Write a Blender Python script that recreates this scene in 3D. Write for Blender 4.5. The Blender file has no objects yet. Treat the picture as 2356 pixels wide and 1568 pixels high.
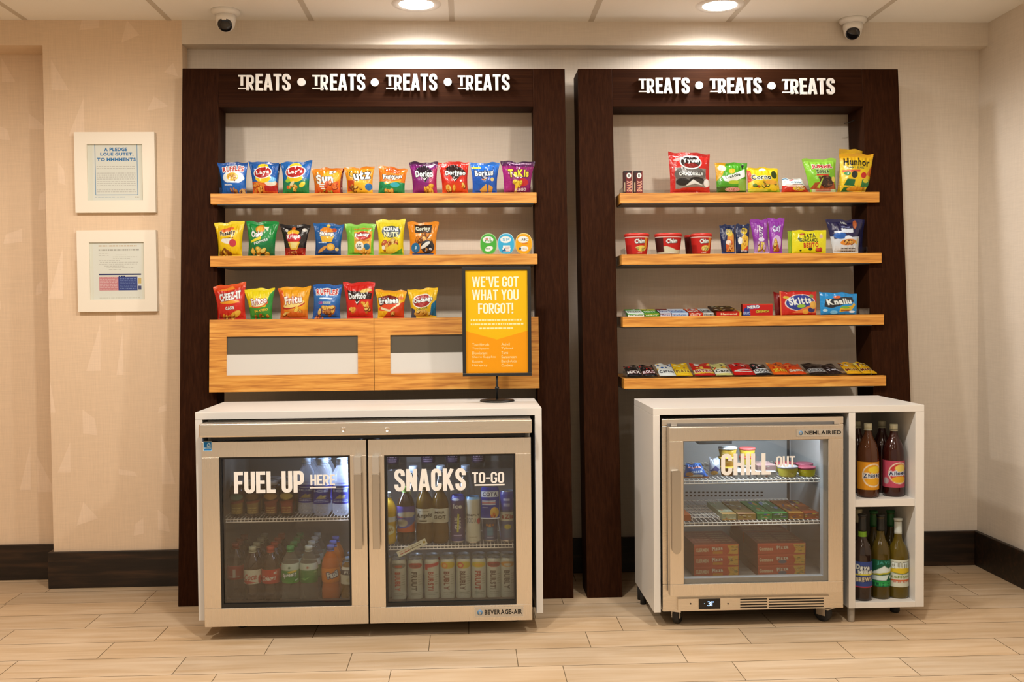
import bpy, math, random
import numpy as np
from mathutils import Vector, Matrix, Euler

# ------------------------------------------------------------------ camera, world, lights, exposure
scene = bpy.context.scene
C = scene.collection
F, TH, PH, RO, HC = 2323.4, .0424, -.0288, .0092, 1.218       # focal length (px), yaw, pitch, roll, camera height
IW, IH = 2356, 1568
PI = math.pi
cam_data = bpy.data.cameras.new('camera')
cam_data.sensor_width = 36.0
cam_data.lens = F / IW * 36.0
cam_data.clip_start = .05
cam = bpy.data.objects.new('camera', cam_data)
C.objects.link(cam)
scene.camera = cam


def _back(a, b, c):
    "camera right / forward / up into the world: pitch, then yaw"
    cs, sn = math.cos(PH), math.sin(PH)
    b, c = b * cs - c * sn, b * sn + c * cs
    cs, sn = math.cos(TH), math.sin(TH)
    return Vector((a * cs + b * sn, -a * sn + b * cs, c))


def ray(u, v):
    a, b = u - IW / 2, v - IH / 2
    c, s = math.cos(RO), math.sin(RO)
    a, b = a * c - b * s, a * s + b * c
    return _back(a / F, 1.0, -b / F)


_fw = ray(IW / 2, IH / 2).normalized()
_rt = (ray(IW / 2 + 1000, IH / 2) - ray(IW / 2, IH / 2)).normalized()
_up = (ray(IW / 2, IH / 2 - 1000) - ray(IW / 2, IH / 2)).normalized()
_m = Matrix((_rt, _up, -_fw)).transposed().to_4x4()
_m.translation = (0, 0, HC)
cam.matrix_world = _m


def PX(u, v, Y):
    "where the sight line through photo pixel (u, v) meets the upright plane at depth Y: (x, z)"
    d = ray(u, v)
    t = Y / d.y
    return d.x * t, d.z * t + HC


def PZ(u, v, Z):
    "where the sight line meets the level plane at height Z: (x, y)"
    d = ray(u, v)
    t = (Z - HC) / d.z
    return d.x * t, d.y * t


world = bpy.data.worlds.new('lobby')
world.use_nodes = True
scene.world = world
world.node_tree.nodes['Background'].inputs[0].default_value = (1.0, .84, .66, 1)
world.node_tree.nodes['Background'].inputs[1].default_value = .5

scene.view_settings.view_transform = 'Standard'
scene.view_settings.look = 'None'
scene.view_settings.gamma = 1
scene.view_settings.exposure = 0.22
scene.cycles.use_denoising = True
scene.cycles.max_bounces = 10
scene.cycles.transparent_max_bounces = 32
scene.cycles.caustics_reflective = False
scene.cycles.caustics_refractive = False
scene.cycles.sample_clamp_indirect = 6.0

CEIL = 2.526
LAMP_COL = (1.0, .915, .82)
# recessed downlights: the two the photo shows over the frames, and the rows that carry on into the room
LAMPS = [(-.209, 4.334, 'A'), (1.091, 4.336, 'A'),
         (-1.55, 2.6, 'B'), (-.25, 2.6, 'B'), (1.05, 2.6, 'B'), (-1.55, 1.5, 'C'), (-.25, 1.5, 'C'), (1.05, 1.5, 'C'), (-.9, .2, 'D'), (.9, .2, 'D')]
LAMP_W = {'A': 25.0, 'B': 78.0, 'C': 10.0, 'D': 13.0}
for _x, _y, _r in LAMPS:
    _l = bpy.data.lights.new('downlight_beam', 'SPOT')
    _l.shadow_soft_size = .065; _l.spot_size = PI if _r != 'A' else math.radians(166); _l.spot_blend = .34 if _r != 'A' else .38      # wide, cut off towards the ceiling
    _l.energy = LAMP_W[_r]
    _l.color = (1.0, .965, .94) if _r == 'A' else LAMP_COL
    _o = bpy.data.objects.new('downlight_beam', _l)
    _o.location = (_x, _y, CEIL - .03)
    C.objects.link(_o)

# ------------------------------------------------------------------ colours and materials
LIGHT_TINT = (.92, 1.08, 1.20)


def lin(h):
    h = h.lstrip('#')
    return [(c / 12.92 if c <= .04045 else ((c + .055) / 1.055) ** 2.4) for c in (int(h[i:i + 2], 16) / 255 for i in (0, 2, 4))]


def A(h, k=.77):
    "surface colour of a thing seen as #rrggbb under the room's warm lamps"
    return [min(.93, c * t * k) for c, t in zip(lin(h), LIGHT_TINT)]


def new_mat(name):
    m = bpy.data.materials.new(name)
    m.use_nodes = True
    nt = m.node_tree
    return m, nt, nt.nodes['Principled BSDF'], nt.nodes['Material Output']


def setp(b, **k):
    for n, v in k.items():
        b.inputs[{'col': 'Base Color', 'rough': 'Roughness', 'metal': 'Metallic', 'alpha': 'Alpha', 'spec': 'Specular IOR Level',
                  'emit': 'Emission Color', 'es': 'Emission Strength', 'coat': 'Coat Weight', 'trans': 'Transmission Weight', 'ior': 'IOR'}[n]].default_value = (list(v) + [1] if n in ('col', 'emit') else v)


_mats = {}


def mat(name, col, rough=.5, metal=0, bump=0, bscale=60, var=0, alpha=1.0, spec=.5, coat=0):
    "a plain procedural material: fine noise in its tone and surface"
    if name in _mats: return _mats[name]
    m, nt, b, out = new_mat(name)
    setp(b, col=col, rough=rough, metal=metal, alpha=alpha, spec=spec, coat=coat)
    tc = nt.nodes.new('ShaderNodeTexCoord')
    no = nt.nodes.new('ShaderNodeTexNoise')
    no.inputs['Scale'].default_value = bscale
    nt.links.new(tc.outputs['Object'], no.inputs['Vector'])
    if var:
        mx = nt.nodes.new('ShaderNodeMix'); mx.data_type = 'RGBA'
        mx.inputs[6].default_value = [c * (1 - var) for c in col] + [1]
        mx.inputs[7].default_value = [min(1, c * (1 + var)) for c in col] + [1]
        nt.links.new(no.outputs['Fac'], mx.inputs[0]); nt.links.new(mx.outputs[2], b.inputs['Base Color'])
    if bump:
        bp = nt.nodes.new('ShaderNodeBump'); bp.inputs['Strength'].default_value = bump; bp.inputs['Distance'].default_value = .002
        nt.links.new(no.outputs['Fac'], bp.inputs['Height']); nt.links.new(bp.outputs[0], b.inputs['Normal'])
    _mats[name] = m
    return m


def grain_mat(name, dark, mid, light, scale, rough=.4, coat=0, streak=4.0, detail=6, spec=.45):
    "wood: noise stretched along the grain. scale = (x, y, z) cycles per metre; darker vessels on top"
    m, nt, b, out = new_mat(name)
    tc = nt.nodes.new('ShaderNodeTexCoord'); mp = nt.nodes.new('ShaderNodeMapping')
    mp.inputs['Scale'].default_value = scale
    no = nt.nodes.new('ShaderNodeTexNoise'); no.inputs['Scale'].default_value = 1; no.inputs['Detail'].default_value = detail; no.inputs['Distortion'].default_value = .6
    n2 = nt.nodes.new('ShaderNodeTexNoise'); n2.inputs['Scale'].default_value = streak; n2.inputs['Detail'].default_value = 3
    cr = nt.nodes.new('ShaderNodeValToRGB')
    e = cr.color_ramp.elements
    e[0].position = .30; e[0].color = (*dark, 1); e[1].position = .72; e[1].color = (*light, 1)
    k = cr.color_ramp.elements.new(.5); k.color = (*mid, 1)
    mx = nt.nodes.new('ShaderNodeMath'); mx.operation = 'MULTIPLY_ADD'; mx.inputs[1].default_value = .35
    L = nt.links.new
    L(tc.outputs['Object'], mp.inputs['Vector']); L(mp.outputs[0], no.inputs['Vector']); L(mp.outputs[0], n2.inputs['Vector'])
    sub = nt.nodes.new('ShaderNodeMath'); sub.operation = 'SUBTRACT'; sub.inputs[1].default_value = .5
    L(n2.outputs['Fac'], sub.inputs[0]); L(sub.outputs[0], mx.inputs[0]); L(no.outputs['Fac'], mx.inputs[2]); L(mx.outputs[0], cr.inputs['Fac'])
    L(cr.outputs[0], b.inputs['Base Color'])
    setp(b, rough=rough, coat=coat, spec=spec)
    b.inputs['Coat Roughness'].default_value = .25
    bp = nt.nodes.new('ShaderNodeBump'); bp.inputs['Strength'].default_value = .08; bp.inputs['Distance'].default_value = .001
    L(n2.outputs['Fac'], bp.inputs['Height']); L(bp.outputs[0], b.inputs['Normal'])
    return m


def weave_mat(name, col, var=.065, bump=.2):
    "woven wall covering: two crossed sets of fine threads and soft blotches"
    m, nt, b, out = new_mat(name)
    L = nt.links.new
    tc = nt.nodes.new('ShaderNodeTexCoord')
    outs = []
    for sc in ((900, 900, 35), (40, 40, 800), (3, 3, 3)):
        mp = nt.nodes.new('ShaderNodeMapping'); mp.inputs['Scale'].default_value = sc
        no = nt.nodes.new('ShaderNodeTexNoise'); no.inputs['Scale'].default_value = .35 if sc[0] > 3 else 1; no.inputs['Detail'].default_value = 2
        L(tc.outputs['Object'], mp.inputs['Vector']); L(mp.outputs[0], no.inputs['Vector']); outs.append(no.outputs['Fac'])
    ad = nt.nodes.new('ShaderNodeMath'); ad.operation = 'ADD'; L(outs[0], ad.inputs[0]); L(outs[1], ad.inputs[1])
    a2 = nt.nodes.new('ShaderNodeMath'); a2.operation = 'MULTIPLY_ADD'; a2.inputs[1].default_value = .35; L(outs[2], a2.inputs[0]); L(ad.outputs[0], a2.inputs[2])
    mr = nt.nodes.new('ShaderNodeMapRange'); mr.inputs['From Min'].default_value = .75; mr.inputs['From Max'].default_value = 1.6
    L(a2.outputs[0], mr.inputs['Value'])
    mx = nt.nodes.new('ShaderNodeMix'); mx.data_type = 'RGBA'
    mx.inputs[6].default_value = [c * (1 - var) for c in col] + [1]
    mx.inputs[7].default_value = [min(1, c * (1 + var)) for c in col] + [1]
    L(mr.outputs[0], mx.inputs[0]); L(mx.outputs[2], b.inputs['Base Color'])
    bp = nt.nodes.new('ShaderNodeBump'); bp.inputs['Strength'].default_value = bump; bp.inputs['Distance'].default_value = .001
    L(ad.outputs[0], bp.inputs['Height']); L(bp.outputs[0], b.inputs['Normal'])
    setp(b, rough=.72, spec=.3)
    return m


def steel_mat(name, col, rough, axis):
    m, nt, b, out = new_mat(name)
    L = nt.links.new
    tc = nt.nodes.new('ShaderNodeTexCoord'); mp = nt.nodes.new('ShaderNodeMapping')
    mp.inputs['Scale'].default_value = (4, 400, 700) if axis == 'x' else (700, 400, 4)
    no = nt.nodes.new('ShaderNodeTexNoise'); no.inputs['Scale'].default_value = 1; no.inputs['Detail'].default_value = 3
    L(tc.outputs['Object'], mp.inputs['Vector']); L(mp.outputs[0], no.inputs['Vector'])
    mr = nt.nodes.new('ShaderNodeMapRange'); mr.inputs['To Min'].default_value = rough - .10; mr.inputs['To Max'].default_value = rough + .12
    L(no.outputs['Fac'], mr.inputs['Value']); L(mr.outputs[0], b.inputs['Roughness'])
    bp = nt.nodes.new('ShaderNodeBump'); bp.inputs['Strength'].default_value = .05; bp.inputs['Distance'].default_value = .001
    L(no.outputs['Fac'], bp.inputs['Height']); L(bp.outputs[0], b.inputs['Normal'])
    setp(b, col=col, metal=1)
    return m


def glass_mat(name, tint, base=.05, edge=.7, rough=.02):
    "thin pane: what lies behind seen through a tint, with the room mirrored in it"
    m, nt, b, out = new_mat(name)
    nt.nodes.remove(b)
    L = nt.links.new
    tr = nt.nodes.new('ShaderNodeBsdfTransparent'); tr.inputs[0].default_value = (*tint, 1)
    gl = nt.nodes.new('ShaderNodeBsdfGlossy'); gl.inputs['Roughness'].default_value = rough
    lw = nt.nodes.new('ShaderNodeLayerWeight'); lw.inputs[0].default_value = .25
    mr = nt.nodes.new('ShaderNodeMapRange'); mr.inputs['To Min'].default_value = base; mr.inputs['To Max'].default_value = edge
    mx = nt.nodes.new('ShaderNodeMixShader')
    L(lw.outputs['Facing'], mr.inputs['Value']); L(mr.outputs[0], mx.inputs[0]); L(tr.outputs[0], mx.inputs[1]); L(gl.outputs[0], mx.inputs[2]); L(mx.outputs[0], out.inputs[0])
    return m


def liquid_mat(name, col, alpha, rough=.08):
    "coloured drink or tinted bottle glass: part see-through, part body colour, glossy skin"
    if name in _mats: return _mats[name]
    m, nt, b, out = new_mat(name)
    L = nt.links.new
    tr = nt.nodes.new('ShaderNodeBsdfTransparent'); tr.inputs[0].default_value = [min(1, c * 1.6 + .04) for c in col] + [1]
    setp(b, col=col, rough=rough, spec=.6)
    lw = nt.nodes.new('ShaderNodeLayerWeight'); lw.inputs[0].default_value = .35
    mr = nt.nodes.new('ShaderNodeMapRange'); mr.inputs['To Min'].default_value = alpha; mr.inputs['To Max'].default_value = min(1, alpha + .45)
    mx = nt.nodes.new('ShaderNodeMixShader')
    L(lw.outputs['Facing'], mr.inputs['Value']); L(mr.outputs[0], mx.inputs[0]); L(tr.outputs[0], mx.inputs[1]); L(b.outputs[0], mx.inputs[2]); L(mx.outputs[0], out.inputs[0])
    _mats[name] = m
    return m


def print_mat(name, rough, spec=.5, bump=0, metal=0, coat=0):
    "printed surface: the print is stored as the colour attribute of the mesh"
    m, nt, b, out = new_mat(name)
    at = nt.nodes.new('ShaderNodeAttribute'); at.attribute_name = 'print'
    nt.links.new(at.outputs['Color'], b.inputs['Base Color'])
    setp(b, rough=rough, spec=spec, metal=metal, coat=coat)
    tc = nt.nodes.new('ShaderNodeTexCoord'); no = nt.nodes.new('ShaderNodeTexNoise'); no.inputs['Scale'].default_value = 45; no.inputs['Detail'].default_value = 4
    nt.links.new(tc.outputs['Object'], no.inputs['Vector'])
    bp = nt.nodes.new('ShaderNodeBump'); bp.inputs['Strength'].default_value = bump; bp.inputs['Distance'].default_value = .004
    nt.links.new(no.outputs['Fac'], bp.inputs['Height']); nt.links.new(bp.outputs[0], b.inputs['Normal'])
    return m


def glow_mat(name, col, strength):
    m, nt, b, out = new_mat(name)
    setp(b, col=(.8, .8, .8), emit=col, es=strength)
    return m


M_FOIL = print_mat('printed_foil', .22, .42, bump=.8, coat=.12)
M_PAPER = print_mat('printed_paper', .6, .2)
M_CARD = print_mat('printed_card', .45, .2)
M_CAN = print_mat('printed_can', .33, .6)
M_DARK = grain_mat('dark_stained_wood', (.017, .0052, .0020), (.024, .0076, .0027), (.033, .0110, .0040), (150, 150, 2.0), rough=.6, coat=0, streak=5, spec=.04)
M_DARKH = grain_mat('dark_stained_wood_level_grain', (.017, .0052, .0020), (.024, .0076, .0027), (.033, .0110, .0040), (2.0, 150, 150), rough=.6, coat=0, streak=5, spec=.04)
M_BASE = grain_mat('dark_baseboard_wood', (.005, .0028, .0014), (.012, .0062, .003), (.045, .021, .009), (2.5, 40, 34), rough=.45, streak=3)
M_BUTCH = grain_mat('butcher_block_wood', A('#a8601a', .98), A('#cf8430', .98), A('#e09c46', .98), (5, 50, 75), rough=.45, coat=.05, streak=2.2)
M_WHITE = mat('white_laminate', (.68, .665, .63), .38, bump=.02, bscale=300)
M_WALL = weave_mat('woven_wallcovering', (.70, .625, .53))
M_WALLP = weave_mat('patterned_wallcovering', (.74, .575, .41))
M_SHARD = weave_mat('wallcovering_facets', (.80, .635, .475))
M_CEIL = mat('ceiling_tile', (.92, .905, .86), .85, bump=.15, bscale=500)
M_TBAR = mat('ceiling_grid_bar', (.60, .55, .47), .6)
M_STEEL = steel_mat('brushed_steel', (.77, .71, .62), .29, 'x')
M_STEELV = steel_mat('brushed_steel_upright', (.77, .71, .62), .29, 'z')
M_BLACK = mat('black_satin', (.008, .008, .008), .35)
M_RUBBER = mat('black_rubber', (.012, .012, .013), .6)
M_GASKET = mat('grey_gasket', (.42, .45, .48), .5)
M_LINER = mat('cooler_liner', (.42, .43, .44), .38, bump=.02)
M_DLINER = mat('dark_cooler_liner', (.25, .235, .20), .4)
M_WIRE = mat('white_coated_wire', (.75, .72, .66), .35)
M_CHROME = mat('chrome', (.75, .73, .70), .18, metal=1)
M_DOORGLASS = glass_mat('cooler_door_glass', (.86, .86, .84), .05, .7)
M_ACRYL = glass_mat('clear_acrylic', (.90, .89, .87), .07, .6, .05)
M_PET = glass_mat('clear_bottle_plastic', (.86, .89, .90), .10, .95, .06)
M_LETTER = mat('white_sign_letter', (.80, .795, .77), .4)
M_WATER = liquid_mat('water_bottle', (.6, .66, .76), .26)
M_SODA = liquid_mat('clear_soda', (.42, .43, .40), .13)
M_HANDLE = mat('darker_steel', (.52, .49, .44), .28, metal=1)
M_CAPW = mat('white_cap', (.82, .82, .82), .4)

# ------------------------------------------------------------------ mesh helpers
class MB:
    "collects shapes and links them as one mesh object"
    def __init__(s): s.v, s.f, s.m, s.sm, s.col = [], [], [], [], None
    def add(s, vs, fs, m=0, smooth=False):
        n = len(s.v); s.v += [tuple(p) for p in vs]
        for f in fs:
            s.f.append([i + n for i in f]); s.m.append(m); s.sm.append(smooth)
        return s
    def box(s, x0, x1, y0, y1, z0, z1, m=0, lean=0, zr=0):
        g = lambda z: lean * (z - zr)
        vs = [(x, y + g(z), z) for z in (z0, z1) for y in (y0, y1) for x in (x0, x1)]
        return s.add(vs, [(0, 2, 3, 1), (4, 5, 7, 6), (0, 1, 5, 4), (2, 6, 7, 3), (0, 4, 6, 2), (1, 3, 7, 5)], m)
    def bar(s, p, q, r, m=0, n=6):
        p, q = Vector(p), Vector(q); d = (q - p).normalized()
        a = d.orthogonal().normalized(); b = d.cross(a)
        vs = [c + r * (math.cos(2 * PI * i / n) * a + math.sin(2 * PI * i / n) * b) for c in (p, q) for i in range(n)]
        fs = [(i, (i + 1) % n, n + (i + 1) % n, n + i) for i in range(n)] + [tuple(range(n))[::-1], tuple(range(n, 2 * n))]
        return s.add(vs, fs, m, False)
    def lathe(s, prof, n=24, m=0, c=(0, 0, 0), smooth=True, cap=True, ax='z', sq=1.0):
        vs = []
        for r, z in prof:
            for i in range(n):
                a = 2 * PI * i / n
                p = (r * math.cos(a), r * math.sin(a) * sq, z)
                if ax == 'y': p = (p[0], p[2], p[1])
                if ax == 'x': p = (p[2], p[0], p[1])
                vs.append((p[0] + c[0], p[1] + c[1], p[2] + c[2]))
        fs = []
        for k in range(len(prof) - 1):
            for i in range(n):
                j = (i + 1) % n
                fs.append((k * n + i, k * n + j, (k + 1) * n + j, (k + 1) * n + i))
        s.add(vs, fs, m, smooth)
        if cap:
            o = len(s.v) - len(vs); e = o + (len(prof) - 1) * n
            s.f.append([o + i for i in range(n)][::-1]); s.m.append(m); s.sm.append(False)
            s.f.append([e + i for i in range(n)]); s.m.append(m); s.sm.append(False)
        return s
    def prism(s, poly, y0, y1, m=0, fn=None):
        "a polygon in x-z pushed from y0 to y1; fn(x, z) adds to y"
        n = len(poly); fn = fn or (lambda x, z: 0)
        vs = [(x, y + fn(x, z), z) for y in (y0, y1) for x, z in poly]
        return s.add(vs, [tuple(range(n)), tuple(range(n, 2 * n))[::-1]] + [(i, (i + 1) % n, n + (i + 1) % n, n + i) for i in range(n)], m)
    def build(s, name, mats, parent=None, org=(0, 0, 0), loc=None, bevel=0):
        me = bpy.data.meshes.new(name)
        ox, oy, oz = org
        me.from_pydata([(x - ox, y - oy, z - oz) for x, y, z in s.v], [], s.f)
        for m in (mats if isinstance(mats, (list, tuple)) else [mats]): me.materials.append(m)
        me.polygons.foreach_set('material_index', s.m)
        me.polygons.foreach_set('use_smooth', s.sm)
        if s.col is not None: set_print(me, s.col)
        me.update()
        o = bpy.data.objects.new(name, me); C.objects.link(o)
        if parent is None: o.location = loc if loc is not None else org
        else: o.parent = parent; o.location = loc or (0, 0, 0)
        if bevel:
            b = o.modifiers.new('edge', 'BEVEL'); b.width = bevel; b.segments = 2; b.limit_method = 'ANGLE'
        return o


def set_print(me, col):
    at = me.color_attributes.new('print', 'FLOAT_COLOR', 'POINT')
    c = np.ones((len(me.vertices), 4), np.float32); c[:, :3] = col
    at.data.foreach_set('color', c.ravel())


def grid_mesh(name, pts, cols, m, nu, nv, parent=None, loc=None, extra=None, flip=False):
    "one mesh from one or more nu x nv point grids, each with its print"
    vs, fs, cs = [], [], []
    for g, (P, K, a, b) in enumerate(zip(pts, cols, nu, nv)):
        o = sum(len(x) for x in vs); vs.append(P.reshape(-1, 3)); cs.append(K.reshape(-1, 3))
        i, j = np.meshgrid(np.arange(a - 1), np.arange(b - 1)); q = (j * a + i).ravel() + o
        fs.append(np.stack([q, q + 1, q + a + 1, q + a], 1))
    V = np.concatenate(vs); Fq = np.concatenate(fs); K = np.concatenate(cs)
    me = bpy.data.meshes.new(name)
    me.from_pydata(V.tolist(), [], Fq.tolist())
    me.materials.append(m); me.polygons.foreach_set('use_smooth', [True] * len(Fq)); set_print(me, K); me.update()
    o = bpy.data.objects.new(name, me); C.objects.link(o)
    if parent: o.parent = parent
    if loc is not None: o.location = loc
    return o


def tag(o, label=None, cat=None, group=None, kind=None):
    if label: o['label'] = label
    if cat: o['category'] = cat
    if group: o['group'] = group
    if kind: o['kind'] = kind
    return o


def thing(name, label, cat, loc, group=None):
    o = bpy.data.objects.new(name, None); C.objects.link(o); o.location = loc; o.empty_display_size = .05
    return tag(o, label, cat, group)


def dup(root, loc, label=None, rotz=None):
    "a thing, its parts and their sub-parts copied to another place"
    r = root.copy(); C.objects.link(r); r.location = loc
    if label: r['label'] = label
    if rotz is not None: r.rotation_euler.z = rotz
    for ch in list(root.children):
        c = ch.copy(); C.objects.link(c); c.parent = r
        for g in ch.children:
            d = g.copy(); C.objects.link(d); d.parent = c
    return r


# ------------------------------------------------------------------ printed artwork: a small painter on a grid, later read onto mesh points
_gl = {}


def glyph(ch, bold):
    bold = min(bold, .045); k = (ch, bold)
    if k not in _gl:
        cu = bpy.data.curves.new('g', 'FONT'); cu.body = ch; cu.resolution_u = 3; cu.offset = bold
        o = bpy.data.objects.new('g', cu); C.objects.link(o)
        ev = o.evaluated_get(bpy.context.evaluated_depsgraph_get()); me = ev.to_mesh(); me.calc_loop_triangles()
        V = np.array([v.co[:2] for v in me.vertices]) if len(me.vertices) else np.zeros((0, 2))
        T = np.array([t.vertices[:] for t in me.loop_triangles]) if len(V) else np.zeros((0, 3), int)
        ev.to_mesh_clear(); bpy.data.objects.remove(o); bpy.data.curves.remove(cu)
        _gl[k] = (V, T)
    return _gl[k]


def text_tris(s, bold=.028, gap=.07):
    "triangles of a line of text, scaled into the unit square; also its natural width over height"
    x, out = 0, []
    for ch in s:
        if ch == ' ': x += .3; continue
        V, T = glyph(ch, bold)
        if not len(V): continue
        w0 = V[:, 0].min(); P = V.copy(); P[:, 0] += x - w0; x += V[:, 0].max() - w0 + gap
        out.append(P[T])
    t = np.concatenate(out); lo = t.reshape(-1, 2).min(0); hi = t.reshape(-1, 2).max(0)
    return (t - lo) / (hi - lo), (hi - lo)[0] / (hi - lo)[1]


class Art:
    def __init__(s, base, w=264, h=300):
        s.w, s.h = w, h; s.a = np.empty((h, w, 3)); s.a[:] = A(base)
        s.X, s.Y = np.meshgrid((np.arange(w) + .5) / w, (np.arange(h) + .5) / h)
    def put(s, m, col): s.a[m] = A(col); return s
    def r(s, x0, y0, x1, y1, col): return s.put((s.X > x0) & (s.X < x1) & (s.Y > y0) & (s.Y < y1), col)
    def e(s, cx, cy, rx, ry, col, rot=0):
        dx, dy = (s.X - cx), (s.Y - cy); c, n = math.cos(rot), math.sin(rot)
        return s.put(((dx * c + dy * n) / rx) ** 2 + ((-dx * n + dy * c) / ry) ** 2 < 1, col)
    def p(s, pts, col):
        m = np.zeros(s.X.shape, bool); n = len(pts)
        for i in range(n):
            (x0, y0), (x1, y1) = pts[i], pts[(i + 1) % n]
            if y0 == y1: continue
            c = ((y0 > s.Y) != (y1 > s.Y)) & (s.X < (x1 - x0) * (s.Y - y0) / (y1 - y0) + x0); m ^= c
        return s.put(m, col)
    def g(s, y0, y1, c0, c1):
        m = (s.Y >= y0) & (s.Y <= y1); t = ((s.Y - y0) / max(1e-6, y1 - y0))[m][:, None]
        s.a[m] = np.array(A(c0)) * (1 - t) + np.array(A(c1)) * t; return s
    def tmask(s, txt, cx, cy, w, h, rot=0, bold=.028, skew=0):
        T, _ = text_tris(txt, bold); T = T - .5
        T = T.reshape(-1, 2); x = T[:, 0] * w * s.w + skew * T[:, 1] * h * s.h; y = T[:, 1] * h * s.h
        c, n = math.cos(rot), math.sin(rot)
        T = np.stack([x * c - y * n + cx * s.w, x * n + y * c + cy * s.h], 1).reshape(-1, 3, 2)
        m = np.zeros((s.h, s.w), bool)
        for t in T:
            x0, y0 = np.floor(t.min(0)).astype(int); x1, y1 = np.ceil(t.max(0)).astype(int) + 1
            x0, y0, x1, y1 = max(x0, 0), max(y0, 0), min(x1, s.w), min(y1, s.h)
            if x1 <= x0 or y1 <= y0: continue
            gx, gy = np.meshgrid(np.arange(x0, x1) + .5, np.arange(y0, y1) + .5)
            e = [(t[(i + 1) % 3, 0] - t[i, 0]) * (gy - t[i, 1]) - (t[(i + 1) % 3, 1] - t[i, 1]) * (gx - t[i, 0]) for i in range(3)]
            m[y0:y1, x0:x1] |= ((e[0] >= -.3) & (e[1] >= -.3) & (e[2] >= -.3)) | ((e[0] <= .3) & (e[1] <= .3) & (e[2] <= .3))
        return m
    def t(s, txt, cx, cy, w, h, col, out=None, rot=0, ow=4, bold=.028, skew=0):
        m = s.tmask(txt, cx, cy, w, h, rot, bold, skew)
        if out:
            d = m.copy()
            for k in range(ow):
                e = d.copy(); e[1:] |= d[:-1]; e[:-1] |= d[1:]; e[:, 1:] |= d[:, :-1]; e[:, :-1] |= d[:, 1:]; d = e
            s.put(d, out)
        return s.put(m, col)
    def chips(s, cx, cy, sx, sy, n, size, cols, seed):
        rd = random.Random(seed)
        for i in range(n):
            x, y = cx + rd.uniform(-sx, sx), cy + rd.uniform(-sy, sy); k = size * rd.uniform(.7, 1.25); a = rd.uniform(0, 3)
            s.e(x + .006, y - .014, k * 1.04, k * .66, '#5a2a10' if i % 2 else cols[0], a); s.e(x, y, k * .95, k * .58, cols[0], a); s.e(x, y + .006, k * .82, k * .47, cols[1 + i % (len(cols) - 1)], a)
            for q in range(4): s.e(x + rd.uniform(-.4, .4) * k, y + rd.uniform(-.25, .25) * k, .010, .007, cols[0])
            s.e(x - .2 * k, y + .16 * k, k * .3, k * .12, cols[-1], a)
        return s
    def small(s, x0, x1, y, n, dy, col, seed=1, th=.012):
        "lines of print too small to read"
        rd = random.Random(seed)
        for k in range(n):
            x = x0
            while x < x1:
                w = rd.uniform(.012, .06); s.r(x, y - k * dy - th / 2, min(x + w, x1), y - k * dy + th / 2, col); x += w + .012
        return s
    def sample(s, u, v):
        i = np.clip((u * s.w).astype(int), 1, s.w - 2); j = np.clip((v * s.h).astype(int), 1, s.h - 2)
        return sum(s.a[j + b, i + a] for a in (-1, 0, 1) for b in (-1, 0, 1)) / 9


def pouch(name, art, BL, BR, TR, TL, T, rim=(.05, .92), pinch=.085, seed=0, parent=None, loc=(0, 0, 0), slump=0, nu=92, nv=104, lean=.0, mat_=None, belly=.6):
    """a sealed foil bag standing on its bottom seam, front towards -y: body, top_seal and bottom_seal.
    corners in local x-z; T thickness"""
    rd = random.Random(seed); ph = [rd.uniform(0, 6.28) for _ in range(8)]
    b0, b1 = rim
    def surf(U, V, side):
        x = (BL[0] * (1 - U) + BR[0] * U) * (1 - V) + (TL[0] * (1 - U) + TR[0] * U) * V
        z = (BL[1] * (1 - U) + BR[1] * U) * (1 - V) + (TL[1] * (1 - U) + TR[1] * U) * V
        cx = (BL[0] + BR[0]) / 2 * (1 - V) + (TL[0] + TR[0]) / 2 * V
        q = np.clip((V - b0) / (b1 - b0), 0, 1)
        s = np.sin(PI * q)
        x = cx + (x - cx) * (1 - pinch * s ** .7)
        prof = np.maximum(0, 1 - np.abs(2 * U - 1) ** 2.2) ** .72
        t = .5 * T * prof * np.sin(PI * q ** .85) ** belly
        wr = np.exp(-((q - 1) / .16) ** 2) + .8 * np.exp(-(q / .12) ** 2)
        e = np.minimum(1, 4 * U * (1 - U) * 3)
        t = t + .085 * T * e * (wr * (np.cos(2 * PI * 5 * U + ph[0]) + .7 * np.cos(2 * PI * 9 * U + ph[1])) * np.minimum(1, 6 * q) * np.minimum(1, 6 * (1 - q)) + .45 * s * np.cos(6 * U + 5 * V + ph[2]) + .3 * s * np.sin(11 * U - 9 * V + ph[3]))
        t = np.maximum(t, .0007)
        z = z + np.where(V > .5, 1, 0) * (V - .5) * 2 * (.0022 * np.sin(9 * U + ph[4]) + .0014 * np.sin(17 * U + ph[5]))
        yw = .003 * np.sin(7 * U + ph[6]) * np.clip((V - .85) / .15, 0, 1)
        return np.stack([x, side * t + lean * V + yw, z], -1)
    def patch(v0, v1, nu, nv):
        U, V = np.meshgrid(np.linspace(0, 1, nu), np.linspace(v0, v1, nv))
        return [surf(U, V, -1), surf(U[:, ::-1], V, 1)], [art.sample(U, V), art.sample(U * .04 + .01, V)]
    P, K = patch(b0, b1, nu, nv)
    Pb, Kb = patch(b0, b1, nu // 3, nv // 3)
    body = grid_mesh(name, [P[0], Pb[1]], [K[0], Kb[1]], mat_ or M_FOIL, [nu, nu // 3], [nv, nv // 3], parent, loc)
    for nm, v0, v1, k in (('top_seal', b1, 1, 8), ('bottom_seal', 0, b0, 6)):
        if v1 - v0 < .004: continue
        P, K = patch(v0, v1, nu, k)
        grid_mesh(nm, P, K, mat_ or M_FOIL, [nu, nu], [k, k], body)
    return body


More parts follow.
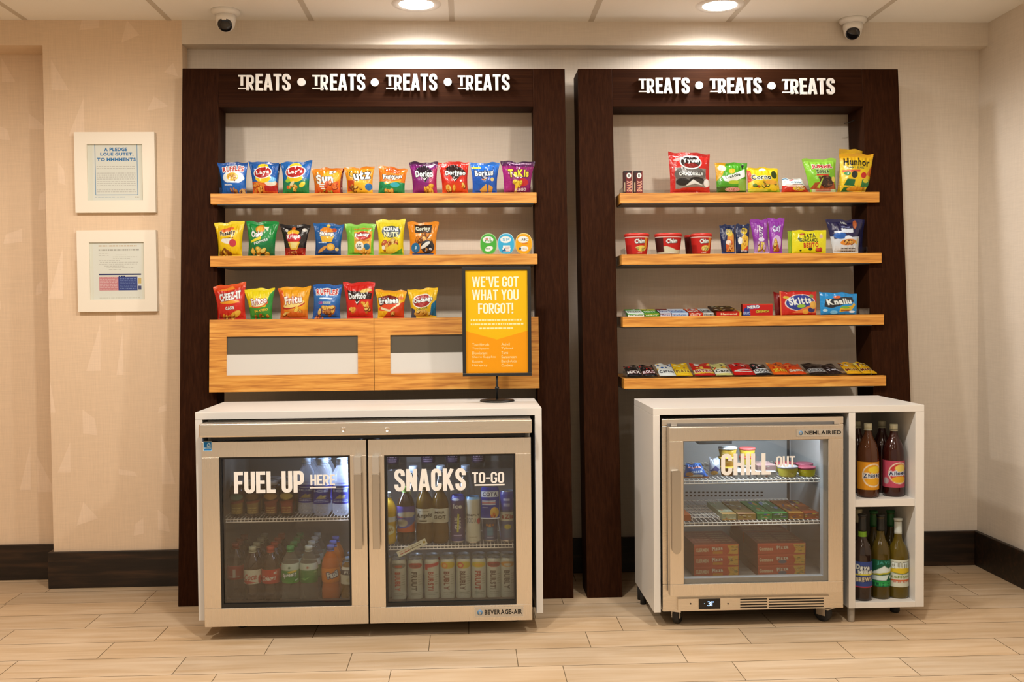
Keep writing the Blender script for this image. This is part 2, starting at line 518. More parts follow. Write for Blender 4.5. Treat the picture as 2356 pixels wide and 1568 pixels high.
def art_box(name, art, w, d, h, side, loc, rotz=0, parent=None, top=None, nu=60, nv=40, m=None, round_=0.0):
    "a printed carton: print on the front, another on the top, plain sides. Local origin: middle of the bottom front edge"
    U, V = np.meshgrid(np.linspace(0, 1, nu), np.linspace(0, 1, nv))
    sd = np.array(A(side)); z0 = np.zeros_like(U)
    F_ = np.stack([(U - .5) * w, z0, V * h], -1)
    T_ = np.stack([(U - .5) * w, V * d, z0 + h], -1)
    u2, v2 = np.meshgrid([0., 1], [0., 1])
    q = np.zeros_like(u2)
    L_ = np.stack([q - w / 2, (1 - u2) * d, v2 * h], -1); R_ = np.stack([q + w / 2, u2 * d, v2 * h], -1)
    B_ = np.stack([(.5 - u2) * w, q + d, v2 * h], -1); D_ = np.stack([(.5 - u2) * w, v2 * d, q], -1)
    cs = [art.sample(U, V), (top or art).sample(U, V)] + [np.broadcast_to(sd, (2, 2, 3))] * 4
    o = grid_mesh(name, [F_, T_, L_, R_, B_, D_], cs, m or M_CARD, [nu, nu, 2, 2, 2, 2], [nv, nv, 2, 2, 2, 2], parent, loc)
    o.data.polygons.foreach_set('use_smooth', [False] * len(o.data.polygons))
    o.rotation_euler.z = rotz
    return o


def wrap(name, art, prof, m, parent, span=1.0, n=72, loc=(0, 0, 0), grow=.0006, rows=48):
    "a label wrapped round a bottle, can or cup: the print faces -y and covers `span` of the turn"
    zs = np.array([p[1] for p in prof]); rs = np.array([p[0] for p in prof])
    zz = np.linspace(zs[0], zs[-1], rows); rr = np.interp(zz, zs, rs) + grow
    U, V = np.meshgrid(np.linspace(0, 1, n), np.linspace(0, 1, rows))
    ang = -PI / 2 + (U - .5) * 2 * PI * span
    R = rr[:, None]
    P = np.stack([R * np.cos(ang), R * np.sin(ang), np.broadcast_to(zz[:, None], U.shape)], -1)
    if span >= 1: u = np.clip((U - .5) * 2.1 + .5, .01, .99)
    else: u = U
    return grid_mesh(name, [P], [art.sample(u, V)], m, [n], [rows], parent, loc)


# ------------------------------------------------------------------ condensed sign letters, drawn as strokes
def _arc(cx, cy, rx, ry, a0, a1, n=7):
    return [(cx + rx * math.cos(math.radians(a0 + (a1 - a0) * i / n)), cy + ry * math.sin(math.radians(a0 + (a1 - a0) * i / n))) for i in range(n + 1)]


def sign_glyph(ch, t=.175, tb=.155):
    "list of stroke centre lines (points, thickness) in a box one unit high, and the width"
    W = .46; Lx, Rx, B, T = t / 2, W - t / 2, tb / 2, 1 - tb / 2; Mx = W / 2; r = .15; S = []
    def st(*p, th=t): S.append((list(p), th))
    def bowl(y0, y1, R=None):
        R = R or Rx; rr = min(.14, (y1 - y0) / 2)
        st((Lx, y1), (R - rr, y1), *_arc(R - rr, y1 - rr, rr, rr, 90, 0), *_arc(R - rr, y0 + rr, rr, rr, 0, -90), (Lx, y0), th=(t + tb) / 2)
    if ch == 'T': W = .44; st((0, T), (W, T), th=tb); st((W / 2, 0), (W / 2, 1))
    elif ch == 'E': W = .40; st((Lx, 0), (Lx, 1)); [st((Lx, y), (W - (.03 if y == .51 else 0), y), th=tb) for y in (B, .51, T)]
    elif ch == 'F': W = .39; st((Lx, 0), (Lx, 1)); [st((Lx, y), (W - (.03 if y == .50 else 0), y), th=tb) for y in (.50, T)]
    elif ch == 'L': W = .38; st((Lx, 0), (Lx, 1)); st((Lx, B), (W, B), th=tb)
    elif ch == 'I': W = t; st((Lx, 0), (Lx, 1))
    elif ch == 'H': st((Lx, 0), (Lx, 1)); st((Rx, 0), (Rx, 1)); st((Lx, .5), (Rx, .5), th=tb)
    elif ch == 'N': W = .48; Rx = W - t / 2; st((Lx, 0), (Lx, 1)); st((Rx, 0), (Rx, 1)); st((Lx, 1 - .12), (Rx, .12))
    elif ch == 'P': st((Lx, 0), (Lx, 1)); bowl(.44, T)
    elif ch == 'R': st((Lx, 0), (Lx, 1)); bowl(.46, T); st((Lx + .13, .46), (Rx + .01, 0))
    elif ch == 'B': st((Lx, 0), (Lx, 1)); bowl(.53, T, Rx - .01); bowl(B, .53)
    elif ch == 'D': st((Lx, 0), (Lx, 1)); bowl(B, T)
    elif ch == 'A': W = .50; st((.075, 0), (W / 2 - .02, 1), th=t * .93); st((W - .075, 0), (W / 2 + .02, 1), th=t * .93); st((.1, .26), (W - .1, .26), th=tb * .9)
    elif ch == 'V': W = .50; st((.075, 1), (W / 2 - .02, 0), th=t * .93); st((W - .075, 1), (W / 2 + .02, 0), th=t * .93)
    elif ch == 'W': W = .72; [st((a, 1), (b, 0), th=t * .85) for a, b in ((.065, .20), (W / 2 - .02, .20), (W / 2 + .02, W - .20), (W - .065, W - .20))]
    elif ch == 'Y': W = .50; st((.075, 1), (W / 2, .42), th=t * .95); st((W - .075, 1), (W / 2, .42), th=t * .95); st((W / 2, 0), (W / 2, .5))
    elif ch == 'K': W = .49; st((Lx, 0), (Lx, 1)); st((Lx + .04, .42), (W - .09, 1), th=t * .95); st((Lx + .10, .55), (W - .08, 0), th=t * .95)
    elif ch == 'U': st((Lx, 1), (Lx, r + B), *_arc(Mx, r + B, Mx - Lx, r, 180, 360, 12), (Rx, 1))
    elif ch == 'O': st(*_arc(Mx, 1 - r - B, Mx - Lx, r, 0, 180, 12), *_arc(Mx, r + B, Mx - Lx, r, 180, 360, 12), (Rx, 1 - r - B))
    elif ch == 'C': st((Rx, .66), (Rx, 1 - r - B), *_arc(Mx, 1 - r - B, Mx - Lx, r, 0, 180, 12), *_arc(Mx, r + B, Mx - Lx, r, 180, 360, 12), (Rx, .34))
    elif ch == 'G': st((Rx, .68), (Rx, 1 - r - B), *_arc(Mx, 1 - r - B, Mx - Lx, r, 0, 180, 12), *_arc(Mx, r + B, Mx - Lx, r, 180, 360, 12), (Rx, .50)); st((Mx, .45), (W, .45), th=tb * .9)
    elif ch == 'S':
        st((Rx, .69), (Rx, 1 - r - B), *_arc(Mx, 1 - r - B, Mx - Lx, r, 0, 180, 10), (Lx, .70), (Lx + .02, .62), (Mx, .50), (Rx - .02, .38), (Rx, .30), *_arc(Mx, r + B, Mx - Lx, r, 0, -180, 10), (Lx, .31))
    elif ch == "'": W = .15; st((.075, .68), (.075, 1), th=.15)
    elif ch == '!': W = t; st((Lx, .30), (Lx, 1)); st((Lx, 0), (Lx, .17))
    elif ch == '-': W = .30; st((0, .46), (W, .46), th=tb)
    elif ch == ' ': W = .16
    return S, W


def stroke_quads(pts, th):
    "a centre line with thickness as convex quads, mitred at its bends"
    P = [Vector(p) for p in pts]; P = [p for i, p in enumerate(P) if i == 0 or (p - P[i - 1]).length > 1e-5]; n = len(P); off = []
    for i in range(n):
        a = (P[i] - P[i - 1]).normalized() if i else None; b = (P[i + 1] - P[i]).normalized() if i < n - 1 else None
        a = a or b; b = b or a
        t = a + b; t = t.normalized() if t.length > 1e-6 else a
        nrm = Vector((-t.y, t.x)); k = max(.4, Vector((-a.y, a.x)).dot(nrm)); off.append(nrm * (th / 2 / k))
    return [[P[i] - off[i], P[i + 1] - off[i + 1], P[i + 1] + off[i + 1], P[i] + off[i]] for i in range(n - 1)]


def sign_quads(txt, gap=.055, **k):
    "quads of a word one unit high, left edge at 0; and its width"
    x, out = 0, []
    for ch in txt:
        S, W = sign_glyph(ch, **k)
        for pts, th in S:
            for q in stroke_quads(pts, th): out.append([(min(max(p.x, -.01), W + .01) + x if ch not in 'AVKYR' else p.x + x, min(max(p.y, 0), 1)) for p in q])
        x += W + gap
    return out, x - gap


def put_quads(mb, quads, x0, x1, z0, z1, wd, y0, y1, fn=None, m=0):
    for i, q in enumerate(quads):                               # each stroke a hair prouder than the last where they cross
        d = .00006 * (i % 9); mb.prism([(x0 + a * (x1 - x0) / wd, z0 + b * (z1 - z0)) for a, b in q], y0 - d, y1 - d * .3, m, fn)
    return mb

# ------------------------------------------------------------------ the room
XR, YB, YS, ZS, XP1, XP2, YP, YR, HB = 2.399, 4.668, 4.584, 2.420, -1.872, -1.262, 4.586, 4.748, .163
XL, YBACK = -4.2, -1.6


def struct(o): return tag(o, kind='structure')


def make_floor():
    rows = [3.433 - .18 * k for k in range(28, 0, -1)] + [3.433, 3.613, 3.795, 3.976, 4.159, 4.331, 4.51, 4.69, 4.87]
    phase = {3.433: .157, 3.613: .43, 3.795: .575, 3.976: .252, 4.159: .381, 3.253: .31, 3.073: .02}
    rd = random.Random(4); vs, fs, cs = [], [], []
    e = .0013
    for a, b in zip(rows[:-1], rows[1:]):
        ph = next((v for k, v in phase.items() if abs(k - a) < .02), rd.uniform(0, .58))
        n0 = math.floor((XL - ph) / .588)
        for k in range(n0, n0 + 13):
            x0, x1 = ph + k * .588, ph + (k + 1) * .588
            t = rd.uniform(.93, 1.05); w = rd.uniform(-.02, .02); n = len(vs)
            vs += [(x0 + e, a + e, 0), (min(x1 - e, XR), a + e, 0), (min(x1 - e, XR), b - e, 0), (x0 + e, b - e, 0)]
            if x0 > XR: vs = vs[:n]; continue
            fs.append((n, n + 1, n + 2, n + 3)); cs += [(t * (1 + w), t, t * (1 - w * 1.5))] * 4
    nb = len(vs)
    vs += [(XL, YBACK, -.0012), (XR, YBACK, -.0012), (XR, 4.87, -.0012), (XL, 4.87, -.0012)]; fs.append((nb, nb + 1, nb + 2, nb + 3)); cs += [(1, 1, 1)] * 4
    m = grain_mat('pale_maple_plank', A('#d0a67c', .93), A('#dbb38c', .93), A('#e5c09c', .93), (2.2, 22, 1), rough=.38, streak=2.2)
    nt = m.node_tree; b = nt.nodes['Principled BSDF']; src = b.inputs['Base Color'].links[0].from_socket
    at = nt.nodes.new('ShaderNodeAttribute'); at.attribute_name = 'print'
    mx = nt.nodes.new('ShaderNodeMix'); mx.data_type = 'RGBA'; mx.blend_type = 'MULTIPLY'; mx.inputs[0].default_value = 1
    nt.links.new(src, mx.inputs[6]); nt.links.new(at.outputs['Color'], mx.inputs[7]); nt.links.new(mx.outputs[2], b.inputs['Base Color'])
    # each plank shifts the grain so that it does not run across the joints
    me = bpy.data.meshes.new('floor'); me.from_pydata(vs, [], fs); me.materials.append(m); me.materials.append(mat('plank_joint', A('#80623e'), .8))
    me.polygons.foreach_set('material_index', [0] * (len(fs) - 1) + [1]); set_print(me, cs); me.update()
    o = bpy.data.objects.new('floor', me); C.objects.link(o); struct(o)


make_floor()


def shards(mb, x0, x1, z0, z1, y, seed, n):
    "flat facets woven into the wall covering"
    rd = random.Random(seed); done = []
    for _ in range(4000):
        if len(done) >= n: break
        x, z = rd.uniform(x0, x1), rd.uniform(z0, z1); h = rd.uniform(.07, .24); w = rd.uniform(.03, .09) * rd.choice((-1, 1))
        if any(abs(x - a) < .125 and abs(z - b) < .20 for a, b in done): continue
        k = rd.random()
        if k < .45: P = [(x, z), (x + w, z), (x + w, z + h)]
        elif k < .8: P = [(x, z), (x + w, z + .01), (x + w, z + h * .5), (x + w * .15, z + h * .32)]
        else: P = [(x, z), (x + w * 1.2, z + h * .15), (x + w * .4, z + h * .5)]
        P = [(min(max(a, x0), x1), min(b, z1)) for a, b in P]; done.append((x, z))
        mb.add([(a, y, b) for a, b in P], [tuple(range(len(P)))], 1)


struct(MB().box(XP2, XR, YB, YB + .1, 0, CEIL).build('wall_back', M_WALL))
struct(MB().box(XP2 - .001, XR, YS, YB, ZS, CEIL).build('trim_1', M_WALL))                  # bulkhead over the alcove
struct(MB().box(XR, XR + .1, YBACK, YB, 0, CEIL).build('wall_right', M_WALL))
b = MB().box(XP1, XP2, YP, YB + .1, 0, CEIL); shards(b, XP1, XP2, .2, CEIL, YP - .0005, 5, 30); struct(b.build('wall_pillar', [M_WALLP, M_SHARD]))
b = MB().box(XL, XP1, YR, YR + .1, 0, 2.415); shards(b, -2.5, XP1 - .005, .2, 2.4, YR - .0005, 8, 22); struct(b.build('wall_recess', [M_WALLP, M_SHARD]))
b = MB().box(XL, XP1, YP, YR + .1, 2.415, CEIL); shards(b, -2.5, XP1, 2.42, CEIL, YP - .0005, 2, 5); struct(b.build('trim_2', [M_WALLP, M_SHARD]))
struct(MB().box(XL - .1, XL, YBACK, YR + .1, 0, CEIL).build('wall_left', M_WALLP))
struct(MB().box(XP2, XR - .019, YB - .018, YB, 0, HB).build('baseboard_back', M_BASE, bevel=.003))
struct(MB().box(XR - .019, XR, YBACK, YB, 0, HB).build('baseboard_right', M_BASE, bevel=.003))
struct(MB().box(XP1 - .02, XP2, YP - .02, YP, 0, HB).box(XP1 - .02, XP1, YP, YR - .02, 0, HB).build('baseboard_pillar', M_BASE, bevel=.003))
struct(MB().box(XL, XP1 - .02, YR - .02, YR, 0, HB).build('baseboard_recess', M_BASE, bevel=.003))
# ceiling of long lay-in panels with their bars
b = MB().box(XL, XR, YBACK, 4.75, CEIL, CEIL + .03)
for k in range(-7, 4): b.box(-.062 + .627 * k - .012, -.062 + .627 * k + .012, YBACK, YS if k > -2 else YP, CEIL - .0012, CEIL, 1)
struct(b.build('ceiling', [M_CEIL, M_TBAR]))


def ceiling_light():
    t = thing('ceiling_light', 'round recessed downlight shining over the wider frame, left of the two lit lights', 'light', (*LAMPS[0][:2], CEIL), 'recessed downlights in the ceiling')
    MB().lathe([(.073, -.002), (.084, -.007), (.100, -.005), (.105, 0)], 40, cap=False).build('trim_ring', mat('lamp_trim', (.78, .76, .72), .4), t)
    MB().lathe([(.0, -.0031), (.073, -.003)], 40, cap=False).build('lens', glow_mat('lamp_lens', (1, .97, .92), 14), t)
    return t


_cl = ceiling_light()
dup(_cl, (*LAMPS[1][:2], CEIL), 'round recessed downlight shining over the narrower frame, right of the two lit lights')
for x, y, k in LAMPS[2:]:
    dup(_cl, (x, y, CEIL), 'round recessed downlight farther out in the room, outside the picture')


def security_camera(u, v, label, aim):
    x, y = PZ(u, v, CEIL)
    t = thing('security_camera', label, 'security camera', (x, y, CEIL), 'white dome cameras on the ceiling')
    w = mat('camera_shell', (.80, .78, .74), .35)
    MB().lathe([(.060, 0), (.060, -.012), (.052, -.02), (.045, -.022)], 36).build('base_plate', w, t)
    MB().lathe([(.043, -.018), (.043, -.042), (.040, -.05), (.034, -.052)], 32).build('swivel_collar', w, t)
    bl = MB()
    bl.lathe([(.040 * math.sin(a * PI / 14), .040 * math.cos(a * PI / 14)) for a in range(0, 11)], 32, cap=False)
    h = bl.build('camera_ball', w, t)
    h.location = (0, 0, -.052); h.rotation_euler = Euler((PI - .0, 0, 0)); h.rotation_euler = Vector(aim).to_track_quat('-Z', 'Y').to_euler()
    z10 = .040 * math.cos(10 * PI / 14); r10 = .040 * math.sin(10 * PI / 14)
    MB().lathe([(r10, z10), (r10 * .95, z10 - .004), (r10 * .5, z10 - .008), (.0005, z10 - .009)], 32).build('lens', mat('camera_lens', (.01, .01, .012), .08), h)


security_camera(519, 24, 'white dome security camera on the ceiling near the wall pillar, lens facing forward', (.05, -1, -.75))
security_camera(1962, 44, 'white dome security camera on the ceiling by the right wall, lens turned aside', (-.30, -.85, -.8))

# ------------------------------------------------------------------ framed notices on the pillar
def picture(quad, label, art, seed):
    (x0, z1), (x1, z1b), (x1b, z0), (x0b, z0b) = [PX(u, v, YP - .02) for u, v in quad]
    x0, x1, z0, z1 = (x0 + x0b) / 2, (x1 + x1b) / 2, (z0 + z0b) / 2, (z1 + z1b) / 2
    cx, cz, w, h = (x0 + x1) / 2, (z0 + z1) / 2, x1 - x0, z1 - z0
    t = thing('picture_frame', label, 'picture frame', (cx, YP - .0005, cz), 'white framed notices on the pillar')
    fw = w * .155; y0, y1 = -.026, 0
    b = MB()
    b.box(-w / 2, w / 2, y0, y1, h / 2 - fw, h / 2).box(-w / 2, w / 2, y0, y1, -h / 2, -h / 2 + fw)
    b.box(-w / 2, -w / 2 + fw, y0, y1, -h / 2 + fw, h / 2 - fw).box(w / 2 - fw, w / 2, y0, y1, -h / 2 + fw, h / 2 - fw)
    b.build('frame', mat('white_frame_paint', (.84, .79, .68), .4), t)
    iw, ih = w - 2 * fw, h - 2 * fw
    U, V = np.meshgrid(np.linspace(0, 1, 190), np.linspace(0, 1, 200))
    P = np.stack([(U - .5) * iw, np.full_like(U, -.017), (V - .5) * ih], -1)
    grid_mesh('printed_notice', [P], [art.sample(U, V)], M_PAPER, [190], [200], t)
    MB().box(-w / 2 + fw, w / 2 - fw, -.016, -.001, -ih / 2, ih / 2).build('backing_board', mat('white_frame_paint', (.84, .79, .68), .4), t)


a = Art('#f3e6cf', 570, 600)
a.r(.09, .0, .93, 1, '#f5ead8').r(.13, .10, .14, 1, '#4a8ab5').r(.89, .10, .90, 1, '#4a8ab5').r(.13, .095, .90, .105, '#4a8ab5')
a.t('A PLEDGE', .51, .915, .42, .065, '#2f7ab0', bold=.045).t('LOUE GUTET,', .53, .825, .60, .065, '#2f7ab0', bold=.045).t('TO MMMMENTS', .52, .735, .70, .06, '#2f7ab0', bold=.045)
for y, n in ((.61, 2), (.49, 4), (.34, 3), (.19, 2)): a.small(.16, .86, y, n, .035, '#c9beb0', int(y * 99), .009)
a.small(.12, .66, .06, 1, .03, '#9fb2bd', 5, .01).small(.84, .93, .06, 1, .03, '#a89070', 3, .014)
picture([(171, 305), (356, 303), (359, 488), (175, 490)], 'upper white framed notice on the pillar with a blue lettered pledge', a, 1)
a = Art('#f3e6cf', 570, 600)
a.r(.06, .0, .94, 1, '#f5ead8')
a.small(.16, .86, .94, 1, .03, '#d9b48c', 2, .02).small(.16, .90, .87, 1, .03, '#8d8375', 4, .02).small(.16, .34, .81, 2, .035, '#b5aa9a', 5, .008)
for k, (p, q) in enumerate([(.48, .66), (.42, .86), (.42, .74), (.16, .55), (.18, .88), (.16, .86), (.26, .62), (.3, .8), (.34, .56)]): a.small(p, q, .78 - k * .032, 1, .03, '#bdb3a4', 7 + k, .008)
a.r(.155, .43, .93, .455, '#2c2f5e').r(.16, .16, .51, .40, '#dc8a8a').r(.51, .16, .86, .40, '#3f4a86')
a.small(.17, .50, .385, 8, .029, '#f0c5bd', 8, .010).small(.54, .84, .365, 7, .029, '#8f9ac0', 9, .010).small(.52, .64, .41, 1, .03, '#2c2f5e', 3, .02)
a.r(.87, .28, .93, .38, '#e6c074').r(.87, .17, .93, .24, '#5a5a78').r(.995, .1, 1, .6, '#d9b25a').small(.16, .90, .03, 1, .03, '#d5c8b0', 6, .01)
picture([(177, 530), (358, 529), (364, 716), (181, 717)], 'lower white framed notice on the pillar with a red and blue table', a, 2)

# ------------------------------------------------------------------ the two leaning display frames
LEAN = .0931
yfr = lambda z: 4.2426 + LEAN * z
ZTOP, ZHEAD = 2.283, 2.113


def display_frame(x0, x1, w0, w1, words, label, dots, FD):
    t = thing('display_stand', label, 'display stand', ((x0 + x1) / 2, 4.2426, 0), 'dark wooden display stands'); g = t.location
    for a, b in ((x0, x0 + w0), (x1 - w1, x1)):
        MB().box(a, b, 4.2426, 4.2426 + FD, 0, ZTOP, 0, LEAN).build('post', M_DARK, t, org=g, bevel=.002)
    MB().box(x0 + w0, x1 - w1, 4.2426 + .0012, 4.2426 + FD, ZHEAD, ZTOP, 0, LEAN).build('header', M_DARKH, t, org=g, bevel=.0015)
    fn = lambda x, z: LEAN * z
    yf = yfr(0) - .013
    for u0, u1, v0, v1 in words:                                  # standing letters: a small T on a rule, a long-legged R, then EATS
        Y = yfr(2.2) - .013
        (xa, zt), (xb, zb) = PX(u0, v0, Y), PX(u1, v1, Y)
        W, H = xb - xa, zt - zb; mb = MB(); k = W / 305
        def word(s, p0, p1, q0, q1, **kw):
            q, wd = sign_quads(s, **kw); put_quads(mb, q, xa + p0 * k, xa + p1 * k, zb + q0 * H, zb + q1 * H, wd, yf, yf + .011, fn)
        word('T', 0, 44, .29, .93, t=.145, tb=.15); word('R', 47, 92, .02, .93, t=.16, tb=.13); word('EATS', 102, 305, 0, 1, gap=.055, t=.168, tb=.145)
        put_quads(mb, [[(0, 0), (1, 0), (1, 1), (0, 1)]], xa, xa + 66 * k, zb + .09 * H, zb + .16 * H, 1, yf, yf + .011, fn)
        mb.build('sign_word', M_LETTER, t, org=g)
    for u, v in dots:
        Y = yfr(2.2) - .013; x, z = PX(u, v, Y); r = .0172
        MB().prism([(x + r * math.cos(2 * PI * i / 32), z + r * math.sin(2 * PI * i / 32)) for i in range(32)], yf, yf + .011, 0, fn).build('sign_dot', M_LETTER, t, org=g)
    return t


display_frame(-1.227, .432, .155, .141, [(547, 668, 169, 208), (718, 840, 169, 208), (888, 1006, 169, 208), (1053, 1173, 170, 208)],
              'wider dark wooden display frame with four white TREATS words, left of the other frame', [(693, 188), (862, 189), (1030, 188)], .135)
display_frame(.490, 1.922, .151, .165, [(1470, 1587, 178, 215), (1634, 1753, 178, 215), (1801, 1921, 179, 217)],
              'narrower dark wooden display frame with three white TREATS words, nearer the right wall', [(1609, 196), (1776, 197)], .18)

SHX = {'L': (-1.094, .297, -1.070, .288), 'R': (.660, 1.801, .662, 1.754)}
SHZ = {'L': [1.732, 1.466, 1.196], 'R': [1.728, 1.461, 1.192, .928]}
SHD = .23
yshelf = lambda z: yfr(z) - .04


def display_shelf(side, z, label, depth=.30, riser=None):
    x0, x1, i0, i1 = SHX[side]; y = yshelf(z); th = .0445
    t = thing('display_shelf', label, 'shelf', ((x0 + x1) / 2, y, z - th), 'butcher block shelves on the dark frames'); g = t.location
    MB().box(x0, x1, y, y + .036, z - th, z).box(i0, i1, y + .036, y + depth, z - th, z).build('board', M_BUTCH, t, org=g, bevel=.0015)
    MB().box(i0 + .004, i1 - .004, y + .003, y + depth - .004, z - th - .004, z - th - .0003).build('support_plate', M_BLACK, t, org=g)  # black sheet added to stand in for the shade under the board
    for k, (a, c, ry, rh) in enumerate(riser or []): MB().box(a, c, y + ry, y + ry + .003, z + .0003, z + rh).build('acrylic_riser', M_ACRYL, t, org=g)
    e0, e1 = i0 + .012, i1 - .012; h = .027
    MB().box(e0, e0 + .003, y + .014, y + .12, z, z + h).box(e1 - .003, e1, y + .014, y + .12, z, z + h).box(e0, e1, y + .117, y + .12, z, z + h).build('acrylic_guard', M_ACRYL, t, org=g)


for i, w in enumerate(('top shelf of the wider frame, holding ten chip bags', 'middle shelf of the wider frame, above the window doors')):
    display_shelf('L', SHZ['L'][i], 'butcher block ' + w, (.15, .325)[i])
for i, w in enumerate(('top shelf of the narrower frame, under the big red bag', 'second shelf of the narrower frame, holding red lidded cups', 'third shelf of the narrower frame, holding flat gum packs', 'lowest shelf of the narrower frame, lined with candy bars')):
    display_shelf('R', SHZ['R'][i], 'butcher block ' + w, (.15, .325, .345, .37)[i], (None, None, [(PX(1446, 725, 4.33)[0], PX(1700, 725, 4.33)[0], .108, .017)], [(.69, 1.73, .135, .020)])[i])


def window_cabinet():
    x0, x1, i0, i1 = SHX['L']; zt, zb = 1.196, .892; y = yshelf(zb); xm = PX(860, 815, y)[0]
    t = thing('wall_cabinet', 'butcher block wall cabinet with two windowed doors below the chip bags', 'cabinet', ((x0 + x1) / 2, y, zb)); g = t.location
    ln = dict(lean=LEAN, zr=zb)
    yb = y + .024
    b = MB()
    b.box(i0, i1, yb, y + .20, zt - .018, zt, 0, **ln).box(i0, i1, yb, y + .20, zb, zb + .018, 0, **ln)
    b.box(i0, i0 + .018, yb, y + .20, zb + .018, zt - .018, 0, **ln).box(i1 - .018, i1, yb, y + .20, zb + .018, zt - .018, 0, **ln)
    b.box(i0 + .018, i1 - .018, y + .19, y + .20, zb + .018, zt - .018, 1, **ln)
    b.build('carcase', [M_BUTCH, mat('cabinet_inside', (.30, .27, .22), .6)], t, org=g)
    zw1, zw0, zp = PX(670, 773, y)[1], PX(670, 862, y)[1], PX(670, 814.5, y)[1]
    wx = [PX(519, 815, y)[0], PX(822.5, 815, y)[0]]; mg = xm - wx[1]
    for a, c, p, q in ((x0, xm - .0012, wx[0], wx[1]), (xm + .0012, x1, xm + mg, x1 - (wx[0] - x0))):
        d = MB()
        d.box(a, c, y, y + .02, zw1, zt, 0, **ln).box(a, c, y, y + .02, zb, zw0, 0, **ln).box(a, p, y, y + .02, zw0, zw1, 0, **ln).box(q, c, y, y + .02, zw0, zw1, 0, **ln)
        door = d.build('door', M_BUTCH, t, org=g)
        MB().box(p, q, y + .010, y + .013, zp, zw1, 0, **ln).build('clear_pane', M_DIMGLASS, door, org=g)
        MB().box(p, q, y + .006, y + .013, zw0, zp, 0, **ln).build('white_panel', mat('white_panel', (.58, .57, .54), .3), door, org=g)
    e0, e1 = i0 + .012, i1 - .012; ys = yshelf(zt)
    MB().box(e0, e0 + .003, ys + .02, ys + .12, zt, zt + .027).box(e1 - .003, e1, ys + .02, ys + .12, zt, zt + .027).box(e0, e1, ys + .117, ys + .12, zt, zt + .027).build('acrylic_guard', M_ACRYL, t, org=g)


M_DIMGLASS = liquid_mat('dusty_reflection_pane', (.125, .108, .080), .72, .2)  # grey body colour paints in the room's reflection on dusty glass
window_cabinet()

# ------------------------------------------------------------------ white counters
CY0, CY1, CT = 3.817, 4.259, .853


def counter_left():
    x0, x1 = -1.028, .272; zb = .068; th = .026
    t = thing('white_counter', 'white laminate counter over the two-door cooler, sign standing on it', 'counter', ((x0 + x1) / 2, CY0, 0)); g = t.location
    MB().box(x0, x1, CY0, CY1, CT - .028, CT).build('top', M_WHITE, t, org=g, bevel=.0012)
    for a, b in ((x0, x0 + th), (x1 - th, x1)):
        p = MB().box(a, b, CY0, CY1, zb, CT - .0285).build('side_panel', M_WHITE, t, org=g, bevel=.001)
        for yy in (CY1 - .05, CY1 - .12):
            MB().lathe([(.012, 0), (.012, zb - .0005)], 16, c=((a + b) / 2, yy, 0)).build('foot', M_BLACK, t, org=g)


counter_left()
RX0, RX1, RZB, RZT = .698, 1.7525, .060, .845
RP0 = PX(1953, 1200, CY0)[0]; RP1 = PX(1968, 1200, CY0)[0]; RI1 = PX(2106, 1200, CY0)[0]
RS1, RS0 = PX(2040, 1148, CY0)[1], PX(2040, 1165, CY0)[1]; RF = PX(2040, 1384, CY0)[1]


def counter_right():
    t = thing('white_counter', 'white laminate counter with open bottle cubbies beside the single-door cooler', 'counter', ((RX0 + RX1) / 2, CY0, 0)); g = t.location
    MB().box(RX0, RX1, CY0, CY1, RZT - .026, RZT).build('top', M_WHITE, t, org=g, bevel=.0012)
    MB().box(RX0, RX0 + .026, CY0, CY1, RZB, RZT - .0265).build('side_panel', M_WHITE, t, org=g, bevel=.001)
    MB().box(RI1, RX1, CY0, CY1, RZB, RZT - .0265).build('side_panel', M_WHITE, t, org=g, bevel=.001)
    MB().box(RP0, RP1, CY0, CY1, RZB, RZT - .0265).build('divider', M_WHITE, t, org=g, bevel=.001)
    MB().box(RP1, RI1, CY0, CY1, RZB, RF).build('bottom_board', M_WHITE, t, org=g, bevel=.001)
    MB().box(RP1, RI1, CY0 + .004, CY1, RS0, RS1).build('cubby_shelf', M_WHITE, t, org=g, bevel=.001)
    MB().box(RP1, RI1, CY1 - .012, CY1 - .001, RF, RZT - .027).build('back_panel', mat('cubby_back', (.50, .45, .36), .5), t, org=g)
    x = PX(1958, 1415, CY0 + .03)[0]
    MB().lathe([(.011, 0), (.013, .004), (.014, RZB - .0005)], 20, c=(x, CY0 + .03, 0)).build('leg', mat('grey_leg', (.35, .32, .28), .5), t, org=g)
    MB().lathe([(.016, 0), (.019, .006), (.019, .03), (.012, RZB - .0005)], 20, c=(RI1 - .02, CY0 + .14, 0)).build('foot', M_RUBBER, t, org=g)
    MB().lathe([(.016, 0), (.019, .006), (.019, .03), (.012, RZB - .0005)], 20, c=(RI1 - .02, CY1 - .05, 0)).build('foot', M_RUBBER, t, org=g)
    MB().lathe([(.012, 0), (.012, RZB - .0005)], 16, c=(RX0 + .013, CY1 - .05, 0)).build('foot', M_RUBBER, t, org=g)
    MB().lathe([(.012, 0), (.012, RZB - .0005)], 16, c=(RX0 + .013, CY1 - .12, 0)).build('foot', M_RUBBER, t, org=g)


counter_right()


def cable_end():
    "a short black cable sticking out behind the frame post"
    Y = 4.50; P = [PX(u, v, Y) for u, v in ((1942, 284), (1950, 283), (1958, 280), (1966, 276))]
    b = MB()
    for (x0, z0), (x1, z1) in zip(P[:-1], P[1:]): b.bar((x0, Y, z0), (x1, Y, z1), .0022, n=7)
    x = P[0]
    tag(b.build('cable_end', M_BLACK, loc=(0, 0, 0)), 'short black cable end poking out behind the frame post above the candy', 'cable')


cable_end()

